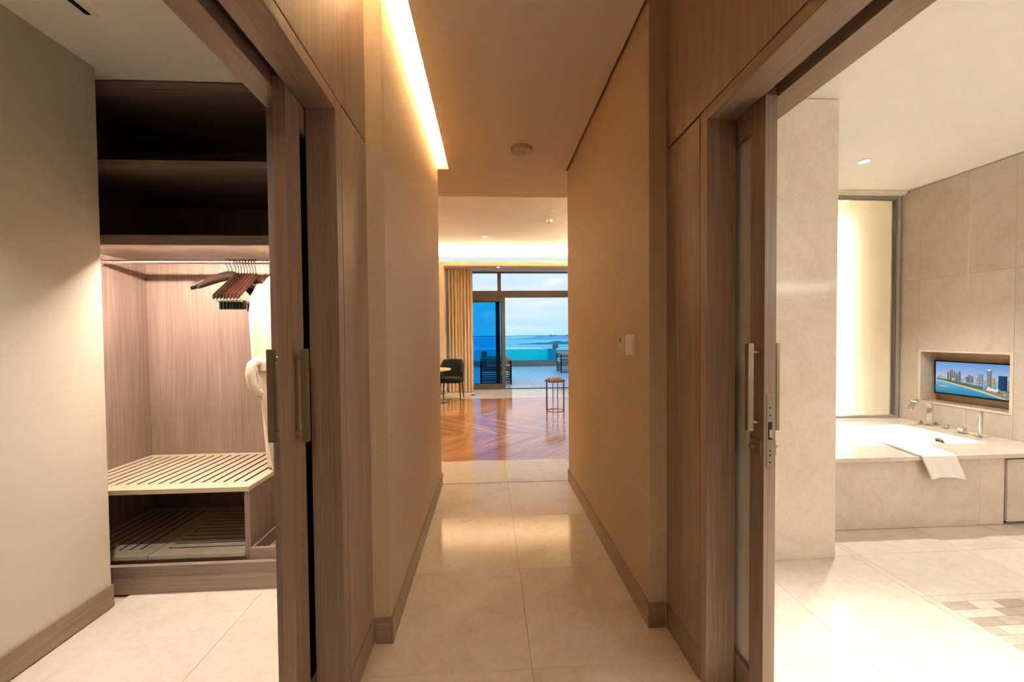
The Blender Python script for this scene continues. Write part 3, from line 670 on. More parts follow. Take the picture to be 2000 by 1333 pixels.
# ------------------------------------------------------------------ bathroom
def bathroom():
    m = 'wall_marble'; jt = 0.0006
    # column wall beside the tub
    c = struct(MB().box(1.09, 2.05, 2.262, 2.54, 0, 2.70).box(0.985, 1.065, 1.50, 2.30, 0, ZB).build('wall_bath_column', 'grout', origin=(1.6, 2.3, 0)), 'marble-clad wall end between the door and the bathtub', 'wall')
    for z0, z1 in ((0, 2.7155),):
        bx('marble_slab', 1.073, 2.056, 2.245, 2.263, z0 + jt, z1 - jt, m, c, 0.001); bx('marble_slab', 2.049, 2.061, 2.263, 2.556, z0 + jt, z1 - jt, m, c, 0.001); bx('marble_slab', 1.060, 1.0735, 1.50, 2.245, z0 + jt, z1 - jt, m, c, 0.001)
    # tv wall
    w = struct(MB().box(XT + 0.012, XT + 0.03, YB, 2.86, 0, ZB).box(XT + 0.012, XT + 0.03, 3.56, YW + 0.02, 0, ZB).box(XT + 0.012, XT + 0.03, 2.86, 3.56, 0, 0.69).box(XT + 0.012, XT + 0.03, 2.86, 3.56, 1.19, ZB).build('wall_bath_tv', 'grout', origin=(XT, 2, 0)), 'polished beige marble wall with the television niche', 'wall')
    cols = [3.728, 3.555, 3.17, 2.865, 2.2, 1.5, 0.8, 0.1, -0.6, -1.25]
    for a, b2 in zip(cols[:-1], cols[1:]):
        for z0, z1 in ((0, 1.183), (1.183, 1.845), (1.845, 2.715)):
            if z0 == 0:
                if b2 >= 2.86 and a <= 3.556: z1 = 0.695
                if a > 2.6: z0 = ZD
            bx('marble_slab', XT, XT + 0.012, b2 + jt, a - jt, z0 + jt, z1 - jt, m, w, 0.0008)
    n0, n1, nz0, nz1, xd = 2.885, 3.532, 0.712, 1.168, XT + 0.19
    bx('niche_panel', xd, xd + 0.02, n0 - 0.02, n1 + 0.02, nz0 - 0.02, nz1 + 0.02, 'niche_marble', w)
    bx('niche_panel', XT - 0.001, xd, n1, n1 + 0.02, nz0, nz1, 'niche_marble', w); bx('niche_panel', XT - 0.001, xd, n0 - 0.02, n0, nz0, nz1, 'niche_marble', w)
    bx('niche_panel', XT - 0.001, xd, n0 - 0.02, n1 + 0.02, nz1, nz1 + 0.018, 'niche_marble', w); bx('niche_panel', XT - 0.001, xd, n0 - 0.02, n1 + 0.02, nz0 - 0.018, nz0, 'niche_marble', w)
    for (ya, yb, za, zb_) in ((n0 - 0.02, n0, nz0 - 0.018, nz1 + 0.018), (n1, n1 + 0.02, nz0 - 0.018, nz1 + 0.018), (n0, n1, nz1, nz1 + 0.018), (n0, n1, nz0 - 0.018, nz0)):
        bx('niche_trim', XT - 0.004, XT - 0.0012, ya, yb, za, zb_, 'trim_stone', w)
    # other walls
    struct(bx('wall_bath_near', 0.95, 4.4, YB - 0.1, YB, 0, ZB, m), 'marble bathroom wall behind the viewer', 'wall')
    struct(bx('wall_bath_back', 2.062, 3.10, 3.50, 3.62, 0, ZB, m), 'marble wall at the head of the bathtub', 'wall')
    struct(bx('wall_bath_side', 1.045, 1.073, YB, NJR - 0.05, 0, ZB, m), 'marble bathroom wall beside the door, behind the viewer', 'wall')
    # deck, apron
    d = thing('tub_deck', (3.0, 2.53, ZD - 0.03), 'marble deck slabs framing the bathtub', 'tub deck')
    z0 = ZD - 0.03; tx0, tx1, ty0, ty1 = 2.34, 3.80, 2.80, 3.47
    bx('deck_slab', 2.063, XT - 0.001, 2.53, ty0, z0, ZD, m, d, 0.002); bx('deck_slab', 3.10, XT - 0.001, ty1, 3.70, z0, ZD, m, d, 0.002)
    bx('deck_slab', 2.063, tx0, ty0 + jt, 3.499, z0, ZD, m, d, 0.001); bx('deck_slab', tx1, XT - 0.001, ty0 + jt, ty1 - jt, z0, ZD, m, d, 0.001); bx('deck_slab', tx0 + jt, 3.099, ty1, 3.499, z0, ZD, m, d, 0.001)
    a = thing('tub_apron', (2.8, 2.56, 0), 'beige marble front of the bathtub below the towel', 'tub apron')
    bx('apron_slab', 2.063, 3.40 - jt, 2.56, 2.58, 0.001, z0 - 0.001, m, a, 0.001); bx('apron_slab', 3.40, 3.583, 2.56, 2.58, 0.001, z0 - 0.001, m, a, 0.001)
    bx('backing', 2.063, XT - 0.002, 2.581, 2.60, 0.001, z0 - 0.002, 'dark_void', a)
    p = bx('access_panel', 3.592, XT - 0.004, 2.548, 2.578, 0.022, z0 - 0.016, m, None, 0.0015); tag(p, 'plain marble access panel at the end of the tub front', 'panel')
    # tub
    t = thing('bathtub', (3.07, 3.13, 0.0), 'white inset bathtub filled with light, set into the marble deck', 'bathtub')
    def rr(x0, x1, y0, y1, rad, z, n=6):
        pts = []
        for cx, cy, a0 in ((x1 - rad, y1 - rad, 0), (x0 + rad, y1 - rad, 90), (x0 + rad, y0 + rad, 180), (x1 - rad, y0 + rad, 270)):
            for k in range(n + 1): ang = math.radians(a0 + 90 * k / n); pts.append((cx + rad * math.cos(ang), cy + rad * math.sin(ang), z))
        return pts
    e = 0.002; X0, X1, Y0, Y1 = tx0 + e, tx1 - e, ty0 + e, ty1 - e
    rg = [rr(X0, X1, Y0, Y1, 0.01, z0 + 0.001), rr(X0, X1, Y0, Y1, 0.01, ZD - 0.004), rr(X0 + 0.012, X1 - 0.012, Y0 + 0.012, Y1 - 0.012, 0.06, ZD - 0.004), rr(X0 + 0.03, X1 - 0.03, Y0 + 0.03, Y1 - 0.03, 0.09, ZD - 0.03),
          rr(X0 + 0.07, X1 - 0.05, Y0 + 0.05, Y1 - 0.05, 0.10, 0.30), rr(X0 + 0.16, X1 - 0.09, Y0 + 0.08, Y1 - 0.08, 0.12, 0.12), rr(X0 + 0.24, X1 - 0.16, Y0 + 0.14, Y1 - 0.14, 0.12, 0.085)]
    mb = MB().rings(rg, caps=False); n = len(rg[0]); mb.f.append(tuple(6 * n + j for j in range(n)))
    mb.build('tub_shell', 'tub_white', t, True)
    ov = MB().lathe([(0.045, 0.0), (0.045, 0.012), (0.036, 0.018)], 0, 0, 28)
    ov.v = [(3.750 - z, 3.10 + x, 0.42 + y) for x, y, z in ov.v]; ov.build('overflow_cover', 'chrome', t, True)
    bx('overflow_slot', 3.7305, 3.7325, 3.085, 3.115, 0.437, 0.453, 'black_plastic', t)
    # mixer set
    f = thing('tub_faucet', (3.97, 3.375, ZD), 'tall arched chrome tub spout between two small knobs', 'faucet')
    path = [(3.985, ZD), (3.985, ZD + 0.16)] + [(3.895 + 0.09 * math.cos(math.radians(k)), ZD + 0.16 + 0.075 * math.sin(math.radians(k))) for k in range(15, 166, 15)] + [(3.79, ZD + 0.165)]
    th = 0.008; outer = []; inner = []
    for k, (x, z) in enumerate(path):
        a_, b_ = path[max(0, k - 1)], path[min(len(path) - 1, k + 1)]; dx, dz = b_[0] - a_[0], b_[1] - a_[1]; l = math.hypot(dx, dz); nx, nz = dz / l, -dx / l
        outer.append((x + nx * th, z + nz * th)); inner.append((x - nx * th, z - nz * th))
    sp = MB()
    rings = [[(o[0], 3.352, o[1]), (o[0], 3.398, o[1]), (i_[0], 3.398, i_[1]), (i_[0], 3.352, i_[1])] for o, i_ in zip(outer, inner)]
    sp.rings(rings).build('spout', 'chrome', f, True)
    bx('spout_base', 3.955, 4.015, 3.345, 3.405, ZD, ZD + 0.006, 'chrome', f, 0.001)
    bx('spout_outlet', 3.778, 3.80, 3.352, 3.398, ZD + 0.145, ZD + 0.175, 'chrome', f, 0.003)
    for (x, y, s_, lab) in ((3.99, 3.465, 0.013, 'small chrome tap knob in the corner behind the tub spout'), (3.99, 3.25, 0.015, 'small chrome tap knob close beside the tub spout'), (3.93, 3.085, 0.021, 'larger square chrome diverter knob between tap knob and hand shower')):
        k = thing('tap_knob', (x, y, ZD), lab, 'tap knob', 'tub tap knobs')
        bx('base_plate', x - s_ * 1.6, x + s_ * 1.6, y - s_ * 1.6, y + s_ * 1.6, ZD, ZD + 0.005, 'chrome', k, 0.001); bx('knob', x - s_, x + s_, y - s_, y + s_, ZD + 0.005, ZD + 0.012 + s_ * 1.7, 'chrome', k, 0.003)
    h = thing('hand_shower', (3.935, 2.965, ZD), 'slim upright chrome hand shower stick on the tub deck', 'hand shower')
    bx('base_plate', 3.90, 3.97, 2.930, 3.0, ZD, ZD + 0.006, 'chrome', h, 0.001)
    MB().lathe([(0.012, ZD + 0.006), (0.013, ZD + 0.06), (0.0155, ZD + 0.12), (0.0155, ZD + 0.20), (0.012, ZD + 0.204)], 3.935, 2.965, 20).build('wand', 'chrome', h, True)
    # towel
    def tw(u, v):
        L1 = 0.31; L2 = 0.155; s_ = v * (L1 + L2 + 0.02)
        sk = 2.965 + (0.0 if s_ < 0.05 else -0.055 * min(1, (s_ - 0.05) / 0.24)); wdt = 0.262 + 0.012 * math.sin(v * 7)
        if s_ < L1: y, z = 2.836 - s_, ZD + 0.012
        elif s_ < L1 + 0.02: q = (s_ - L1) / 0.02 * PI / 2; y, z = 2.526 - 0.011 * math.sin(q), ZD + 0.001 + 0.011 * math.cos(q)
        else: y, z = 2.515, ZD - (s_ - L1 - 0.02)
        drop = max(0, s_ - L1); xx = sk + u * wdt * (1 - 0.55 * drop) + 0.42 * drop
        wob = 0.009 * math.sin(u * 7 + 1.2) * min(1, drop * 9)
        return (xx, y - abs(wob), z + 0.014 * math.sin(u * 3.1 + 0.3) * min(1, drop * 6) + 0.005 * math.sin(u * 5 + v * 4) ** 2 * (drop == 0))
    tag(MB().sheet(tw, 22, 40, -0.012).build('bath_towel', 'towel_white', None, True), 'folded white towel draped over the front edge of the bathtub', 'towel')
    # television
    tv = thing('wall_television', (XT + 0.13, 3.23, 0.775), 'black-framed television in the marble niche showing a waterfront skyline', 'television')
    ty0, ty1, tz0, tz1 = 2.90, 3.520, 0.776, 1.088; xf = XT + 0.125
    bx('tv_body', xf, xf + 0.03, ty0, ty1, tz0, tz1, 'black_plastic', tv, 0.002)
    screen(tv, xf - 0.0012, ty0 + 0.012, ty1 - 0.012, tz0 + 0.016, tz1 - 0.012)
    bx('mount', xf + 0.03, XT + 0.19, 3.1, 3.3, 0.85, 1.0, 'black_plastic', tv)

def screen(tv, x, y0, y1, z0, z1):
    """the picture: sky, towers, shore and sea as flat coloured polygons; u runs from the viewer's left (far y) to right"""
    V = []; F = []; C = []
    def P(u, v, k): return (x - k * 0.00006, y1 - u * (y1 - y0), z0 + v * (z1 - z0))
    def poly(pts, col, k):
        i = len(V); V.extend(P(min(1, max(0, u)), min(1, max(0, v)), k) for u, v in pts); F.append(tuple(range(i, i + len(pts)))); C.append(col)
    def grad(v0, v1, c0, c1, n, k):
        for j in range(n):
            t = (j + 0.5) / n; poly([(0, v0 + (v1 - v0) * j / n), (1, v0 + (v1 - v0) * j / n), (1, v0 + (v1 - v0) * (j + 1) / n), (0, v0 + (v1 - v0) * (j + 1) / n)], lin(*[c0[q] + (c1[q] - c0[q]) * t for q in range(3)]), k)
    grad(0.45, 1.0, (196, 206, 228), (112, 160, 222), 10, 0)
    grad(0.0, 0.46, (52, 140, 176), (140, 196, 236), 8, 1)
    rnd = random.Random(11)
    def tower(u, v, w, h, col, k, win=True):
        poly([(u, v), (u + w, v), (u + w, v + h), (u, v + h)], lin(*col), k)
        if win:
            for r in range(int(h / 0.045)):
                if r % 2: poly([(u + w * 0.12, v + r * 0.045), (u + w * 0.88, v + r * 0.045), (u + w * 0.88, v + r * 0.045 + 0.014), (u + w * 0.12, v + r * 0.045 + 0.014)], lin(*[c * 0.72 for c in col]), k + 0.5)
            poly([(u + w * 0.7, v), (u + w, v), (u + w, v + h), (u + w * 0.7, v + h)], lin(*[c * 0.8 for c in col]), k + 0.6)
    for k in range(34):
        u = 0.02 + k * 0.0285; tower(u, 0.42, 0.02 + rnd.random() * 0.012, 0.06 + rnd.random() * 0.10, (170 + rnd.randint(-20, 20), 168, 172), 2, False)
    for u, h, w in ((0.155, .24, .022), (0.185, .30, .025), (0.212, .33, .02), (0.238, .27, .024), (0.268, .22, .026), (0.30, .28, .032), (0.395, .14, .03), (0.425, .20, .03), (0.46, .17, .028)):
        tower(u, 0.40, w, h + 0.04, (132 + rnd.randint(-16, 16), 130, 138), 3)
    for u, h, w in ((0.22, .14, .04), (0.37, .10, .04), (0.49, .16, .045), (0.53, .13, .04)): tower(u, 0.36, w, h, (204, 196, 186), 4)
    tower(0.545, 0.27, 0.06, 0.42, (140, 150, 166), 5); tower(0.575, 0.27, 0.03, 0.40, (196, 200, 206), 5)
    tower(0.645, 0.27, 0.055, 0.56, (150, 146, 160), 5); tower(0.655, 0.80, 0.035, 0.05, (226, 228, 234), 6, False); tower(0.70, 0.30, 0.04, 0.30, (196, 176, 120), 5)
    tower(0.775, 0.24, 0.095, 0.44, (46, 78, 108), 6); tower(0.875, 0.24, 0.035, 0.24, (150, 160, 170), 6); tower(0.905, 0.18, 0.08, 0.62, (86, 124, 156), 6); tower(0.92, 0.78, 0.03, 0.07, (180, 200, 220), 6.7, False); tower(0.965, 0.18, 0.04, 0.5, (52, 84, 112), 6.8)
    poly([(0, 0.46), (0.1, 0.45), (0.22, 0.42), (0.4, 0.37), (0.6, 0.30), (0.6, 0.22), (0.45, 0.26), (0.25, 0.34), (0.1, 0.40), (0.03, 0.41)], lin(104, 116, 60), 7)
    poly([(0.0, 0.40), (0.1, 0.385), (0.25, 0.33), (0.45, 0.25), (0.6, 0.18), (0.8, 0.06), (0.88, 0), (0.84, 0), (0.74, 0.05), (0.56, 0.15), (0.40, 0.23), (0.22, 0.31), (0.08, 0.365), (0.0, 0.375)], lin(226, 210, 178), 8)
    poly([(0.6, 0.30), (0.8, 0.26), (1, 0.2), (1, 0), (0.88, 0), (0.72, 0.10), (0.6, 0.2)], lin(150, 142, 122), 7.5)
    for k in range(26): u = 0.62 + rnd.random() * 0.34; v = 0.05 + rnd.random() * 0.18 if u > 0.78 else 0.16 + rnd.random() * 0.1; poly([(u, v), (u + 0.03, v), (u + 0.025, v + 0.035), (u + 0.004, v + 0.035)], lin(*rnd.choice([(206, 196, 176), (96, 104, 62), (120, 112, 92), (180, 150, 130)])), 8.2 + k * 0.01)
    poly([(0.64, 0.22), (0.77, 0.20), (0.775, 0.32), (0.745, 0.27), (0.70, 0.30), (0.66, 0.33)], lin(236, 230, 226), 9)
    poly([(0.05, 0.20), (0.17, 0.19), (0.185, 0.215), (0.13, 0.23), (0.06, 0.235)], lin(214, 190, 128), 9)
    me = bpy.data.meshes.new('screen'); org = (x, (y0 + y1) / 2, z0)
    me.from_pydata([(a - org[0], b - org[1], c - org[2]) for a, b, c in V], [], F); me.update()
    ca = me.color_attributes.new('picture', 'FLOAT_COLOR', 'CORNER')
    for p in me.polygons:
        for li in p.loop_indices: ca.data[li].color = C[p.index]
    me.materials.append(MATS['screen_picture'])
    o = link('screen', me, org, tv); o['label'] = 'lit picture of towers along a sandy bay'
marble('trim_stone', lin(222, 208, 184), lin(230, 217, 195), lin(236, 225, 205), rough=0.15, scale=4.0)
marble('niche_marble', lin(192, 168, 140), lin(204, 182, 155), lin(214, 194, 168), rough=0.15, scale=4.0)
bathroom()

def bath_fill():  # unseen mirror and lamp, added to light the tub front and column
    m = thing('fill_mirror', (2.9, YB, 1.05), 'added unseen mirror with a fill lamp on the bathroom wall behind the viewer', 'mirror')
    bx('mirror_glass', 1.9, 3.9, YB + 0.001, YB + 0.02, 1.05, 1.98, 'chrome', m); bx('fill_lamp', 2.9, 3.9, YB + 0.001, YB + 0.03, 2.0, 2.08, 'fill_glow', m)
bath_fill()

def bath_window():
    w = sgroup('window_2', (3.6, YW, ZD), 'tall interior glass pane behind the bathtub in a slim metal frame', 'window')
    x0, x1, z0, z1 = 3.10, 4.055, ZD + 0.0, 2.695; m = 'alu_bath'
    bx('frame_stile', x1 - 0.035, x1, YW - 0.015, YW + 0.025, z0, z1, m, w, 0.002); bx('frame_stile', x0, x0 + 0.035, YW - 0.015, YW + 0.025, z0, z1, m, w, 0.002)
    bx('frame_rail', x0 + 0.035, x1 - 0.035, YW - 0.015, YW + 0.025, z1 - 0.035, z1, m, w, 0.002); bx('frame_rail', x0 + 0.035, x1 - 0.035, YW - 0.015, YW + 0.025, z0, z0 + 0.028, m, w, 0.002)
    bx('glass_pane', x0 + 0.035, x1 - 0.035, YW, YW + 0.008, z0 + 0.028, z1 - 0.035, 'glass_bath', w)
    bx('glazing_bead', x1 - 0.048, x1 - 0.035, YW - 0.008, YW + 0.02, z0 + 0.028, z1 - 0.035, 'alu_frame', w); bx('glazing_bead', x0 + 0.035, x1 - 0.048, YW - 0.008, YW + 0.02, z1 - 0.043, z1 - 0.035, 'alu_frame', w)
    h = thing('blind_headrail', (3.6, 3.68, 2.688), 'white blind headrail above the interior bathroom window', 'blind')
    bx('rail_box', 3.105, 4.045, 3.652, 3.714, 2.692, ZB - 0.001, 'plastic_white', h, 0.002); bx('bottom_bar', 3.108, 4.042, 3.664, 3.702, 2.684, 2.692, 'plastic_white', h, 0.002)
    # wet room beyond the glass
    m = MB().box(4.0, 4.12, YW + 0.03, 5.1, 0, 2.83)
    struct(m.build('wall_shower', 'ceiling_bath'), 'cream wall of the shower room seen through the interior glass', 'wall')
    struct(bx('wall_shower_end', 3.10, 4.12, 5.1, 5.2, 0, 2.83, 'ceiling_bath'), 'end wall of the shower room beyond the glass', 'wall')
    p = bx('privacy_panel', 3.11, 3.915, 4.35, 4.42, 0.0, 2.61, 'wall_marble', None, 0.001); tag(p, 'upright marble panel in the shower room with light along its edge', 'panel')
    l = bx('shower_light', 3.916, 3.926, 4.365, 4.405, 0.02, 2.59, 'led_shower'); tag(l, 'vertical light strip on the edge of the marble panel behind the glass', 'light strip')
    struct(bx('floor_shower', 3.10, 4.12, YW + 0.03, 5.2, -0.08, 0, 'floor_marble'), 'floor of the shower room beyond the interior glass', 'floor')
bath_window()
for x, y, lab, pw, an in ((3.00, 3.04, 'recessed bathroom downlight above the bathtub', 0.5, 90), (3.10, 1.45, 'recessed bathroom downlight above the mosaic floor inset', 0.10, 112), (1.58, 0.95, 'recessed bathroom downlight over the bright floor by the door', 1.25, 54), (3.45, 0.30, 'recessed bathroom downlight in the near corner', 0.15, 84), (1.75, -0.4, 'recessed bathroom downlight behind the viewer', 0.3, 80)):
    downlight(x, y, ZB, lab, P_SPOT_BATH * pw, BATH, an, blend=0.8)

# ------------------------------------------------------------------ living room
def living():
    struct(bx('wall_living_left', -3.6, -3.5, YE, YG + 0.1, 0, ZL, 'wall_paint'), 'side wall of the living room past the corridor', 'wall')
    struct(bx('wall_living_right', 3.0, 3.1, 3.62, YG + 0.1, 0, ZL, 'wall_paint'), 'living room wall on the bathroom side', 'wall')
    struct(MB().box(-3.5, XL - 0.17, YE - 0.1, YE, 0, ZC).build('wall_living_near_left', 'wall_paint'), 'living room wall beside the corridor mouth on the closet side', 'wall')
    struct(MB().box(XR + 0.17, 3.0, YE - 0.02, YE, 0, ZC).build('wall_living_near_right', 'wall_paint'), 'living room wall beside the corridor mouth on the bathroom side', 'wall')
    struct(bx('wall_pier', -3.5, -1.03, YP, YG + 0.05, 0, 2.985, 'wall_paint'), 'tan wall pier beside the curtain', 'wall')
    base_run('baseboard_pier', [(-3.5, -1.018, YP - 0.012, YP)], 'brown baseboard at the foot of the tan wall pier', 'oak_x')
    led = bx('living_cove_light', -3.3, 2.9, YP + 0.13, YP + 0.16, 3.1005, 3.113, 'led_living'); tag(led, 'warm light strip in the cove above the terrace bulkhead', 'light strip')
    for nm, xa, xb, xl, who in (('left', -3.5, -2.75, -2.95, 'past the closet side'), ('right', 2.35, 3.0, 2.55, 'on the bathroom side')):  # unseen side bulkheads with strips, added to brighten the living room
        m = MB().box(xa, xb, 4.35, YP - 0.002, 2.985, 3.10)
        struct(m.build('ceiling_fill_bulkhead_' + nm, 'wall_paint', origin=((xa + xb) / 2, 7, 2.985)), 'added unseen bulkhead for fill light in the living room ' + who, 'ceiling')
        o = bx('bulkhead_fill_light', xl - 0.015, xl + 0.015, 4.5, YP - 0.1, 3.102, 3.116, 'led_living'); tag(o, 'added unseen fill light strip on the living room bulkhead ' + who, 'light strip')
    downlight(-0.08, 8.13, ZL, 'recessed living room downlight seen above the cove glow', P_SPOT_LIVING, SOFT, 90)
    downlight(-0.085, 5.53, ZL, 'recessed living room downlight hidden just past the corridor ceiling', P_SPOT_LIVING, SOFT, 90)
    downlight(-1.6, 6.8, ZL, 'recessed living room downlight near the side wall past the corridor', P_SPOT_LIVING * 1.3, WARM, 100)
    downlight(0.231, 9.47, 2.985, 'recessed downlight in the bulkhead soffit by the window mullion', P_SPOT_LIVING * 0.25, SOFT, 90)
    x, y = 1.066, 6.94
    t = thing('ceiling_sensor', (x, y, ZL), 'white cup-shaped ceiling sensor with a dark eye in the living room', 'sensor')
    MB().lathe([(0.055, ZL), (0.055, ZL - 0.02), (0.042, ZL - 0.045), (0.02, ZL - 0.05)], x, y, 24).build('body', 'plastic_white', t, True); MB().lathe([(0.018, ZL - 0.0495), (0.012, ZL - 0.056)], x, y, 16).build('eye', 'dark_metal', t)
    t = thing('sprinkler_cover', (1.05, 6.40, ZL), 'flat round sprinkler cover on the living room ceiling', 'sprinkler'); MB().lathe([(0.045, ZL - 0.003), (0.045, ZL - 0.008)], 1.05, 6.40, 24).build('cover_disc', 'plastic_white', t); MB().lathe([(0.03, ZL), (0.03, ZL - 0.003)], 1.05, 6.40, 16).build('stem', 'plastic_white', t)
    t = thing('floor_vent', (-0.385, 9.19, 0), 'small dark floor grille near the curtain', 'vent'); bx('grille_frame', -0.44, -0.33, 9.15, 9.23, 0.0002, 0.006, 'dark_metal', t, 0.001)
    for k in range(4): bx('grille_bar', -0.43, -0.34, 9.16 + k * 0.018, 9.166 + k * 0.018, 0.006, 0.009, 'dark_metal', t)
    # curtain
    rnd = random.Random(5); ph = [rnd.random() * 0.8 for _ in range(20)]
    def cur(u, v):
        xx = -1.005 + u * 0.60; a = u * 8 * 2 * PI + 0.5 * math.sin(u * 13)
        amp = 0.05 * (1 + 0.35 * math.sin(u * 9 + 1)) * (1.0 - 0.2 * (1 - v))
        return (xx + 0.012 * math.cos(a), 9.72 + amp * math.sin(a), 0.012 + (1 - v) * 2.955)
    tag(MB().sheet(cur, 176, 6, 0.003).build('curtain', 'curtain_fabric', None, True), 'pleated tan floor-length curtain drawn to the side of the terrace glazing', 'curtain')
    bxr = bx('curtain_track', -1.02, 2.98, 9.70, 9.74, 2.970, 2.9849, 'plastic_white'); tag(bxr, 'slim white curtain track under the bulkhead', 'curtain track')
living()

def glazing():
    w = sgroup('window_1', (0.4, YG, 0), 'grey aluminium terrace glazing with two upper panes', 'window'); m = 'alu_frame'
    y0, y1 = YG - 0.03, YG + 0.06
    bx('head_rail', -1.03, 3.0, y0, y1, 2.955, 3.0, m, w); bx('transom', -1.03, 3.0, y0, y1, 2.335, 2.505, m, w, 0.002); bx('sill_track', -1.03, 3.0, y0, y1, -0.01, 0.012, m, w)
    bx('mullion', 0.222, 0.312, y0, y1, 2.505, 2.955, m, w, 0.002); bx('frame_post', -1.03, -0.97, y0, y1, 0.012, 2.335, m, w); bx('frame_post', 2.93, 3.0, y0, y1, 0.012, 2.335, m, w)
    bx('glass_pane', -1.03, 0.222, YG + 0.01, YG + 0.018, 2.505, 2.955, 'glass_clear', w); bx('glass_pane', 0.312, 3.0, YG + 0.01, YG + 0.018, 2.505, 2.955, 'glass_clear', w)
    d = sgroup('door_3', (-0.3, YG, 0.012), 'sliding terrace door leaf with blue-tinted glass beside the curtain', 'door')
    a, b = YG - 0.025, YG + 0.02
    bx('stile', 0.318, 0.412, a, b, 0.014, 2.333, m, d, 0.002); bx('stile', -0.97, -0.88, a, b, 0.014, 2.333, m, d, 0.002)
    bx('rail', -0.88, 0.318, a, b, 2.235, 2.333, m, d, 0.002); bx('rail', -0.88, 0.318, a, b, 0.014, 0.135, m, d, 0.002)
    bx('gasket', 0.300, 0.318, a + 0.012, b - 0.005, 0.135, 2.235, 'alu_dark', d); bx('gasket', -0.88, 0.300, a + 0.012, b - 0.005, 2.215, 2.235, 'alu_dark', d); bx('gasket', -0.88, 0.300, a + 0.012, b - 0.005, 0.135, 0.146, 'alu_dark', d)
    bx('glass_pane', -0.88, 0.300, YG - 0.004, YG + 0.004, 0.146, 2.215, 'glass_blue', d)
    e = sgroup('door_4', (-0.4, YG + 0.045, 0.012), 'second terrace door leaf parked behind the blue-tinted one', 'door')
    a, b = YG + 0.025, YG + 0.058
    bx('stile', 0.17, 0.275, a, b, 0.014, 2.333, 'alu_dark', e, 0.002); bx('stile', -1.0, -0.93, a, b, 0.014, 2.333, 'alu_dark', e, 0.002); bx('rail', -0.93, 0.17, a, b, 2.25, 2.333, 'alu_dark', e); bx('rail', -0.93, 0.17, a, b, 0.014, 0.12, 'alu_dark', e)
    bx('glass_pane', -0.93, 0.17, YG + 0.038, YG + 0.045, 0.12, 2.25, 'glass_blue2', e)
pane('glass_blue2', (0.9, 0.96, 0.99, 1), 0.5)
glazing()

def chair():
    r = thing('upholstered_chair', (0, 0, 0), 'dark green velvet armchair-style dining chair in front of the curtain', 'chair')
    # local: faces -Y, width along X
    MB().box(-0.235, 0.235, -0.26, 0.20, 0.375, 0.485, 0.03).build('seat', 'velvet_green', r, True, origin=(0, 0, 0))
    rings = []
    N = 22; 
    def shell(t, out):
        # t 0..1 around the back from front of left arm to front of right arm
        a = PI * (1.08 - 1.16 * t) ; rx, ry = 0.262 + out, 0.27 + out
        x = rx * math.copysign(abs(math.cos(a)) ** 0.7, math.cos(a)); y = -0.02 + ry * math.copysign(abs(math.sin(a)) ** 0.8, math.sin(a)) * (1.0 if math.sin(a) > 0 else 0.9)
        k = abs(2 * t - 1); top = 0.86 - 0.015 * k if k < 0.45 else 0.853 - (k - 0.45) / 0.55 * 0.25
        return x, y, top
    prof = []
    for j in range(N + 1):
        t = j / N; xo, yo, top = shell(t, 0.0); xi, yi, _ = shell(t, -0.055); lean = 0.06
        def pt(x, y, z): return (x * (1 + 0.05 * (z - 0.4)), y + lean * max(0, (z - 0.45)) * (1 if y > 0 else 0.2), z)
        prof.append([pt(xo, yo, 0.385), pt(xo, yo, 0.6 if top > .62 else top - 0.03), pt(xo, yo, top - 0.02), pt((xo + xi) / 2, (yo + yi) / 2, top), pt(xi, yi, top - 0.02), pt(xi, yi, 0.6 if top > .62 else top - 0.03), pt(xi, yi, 0.40)])
    MB().rings(prof).build('backrest', 'velvet_green', r, True, origin=(0, 0, 0))
    for sx, sy in ((-1, -1), (1, -1), (-1, 1), (1, 1)):
        MB().tube([(sx * 0.20, sy * 0.19 - 0.02, 0.385), (sx * 0.225, sy * 0.225 - 0.02 + (0.04 if sy > 0 else 0), 0.0)], [0.020, 0.011], 12).build('leg', 'leg_walnut', r, True, origin=(0, 0, 0))
    r.location = (-0.815, 8.60, 0); r.rotation_euler.z = math.radians(-4)
chair()

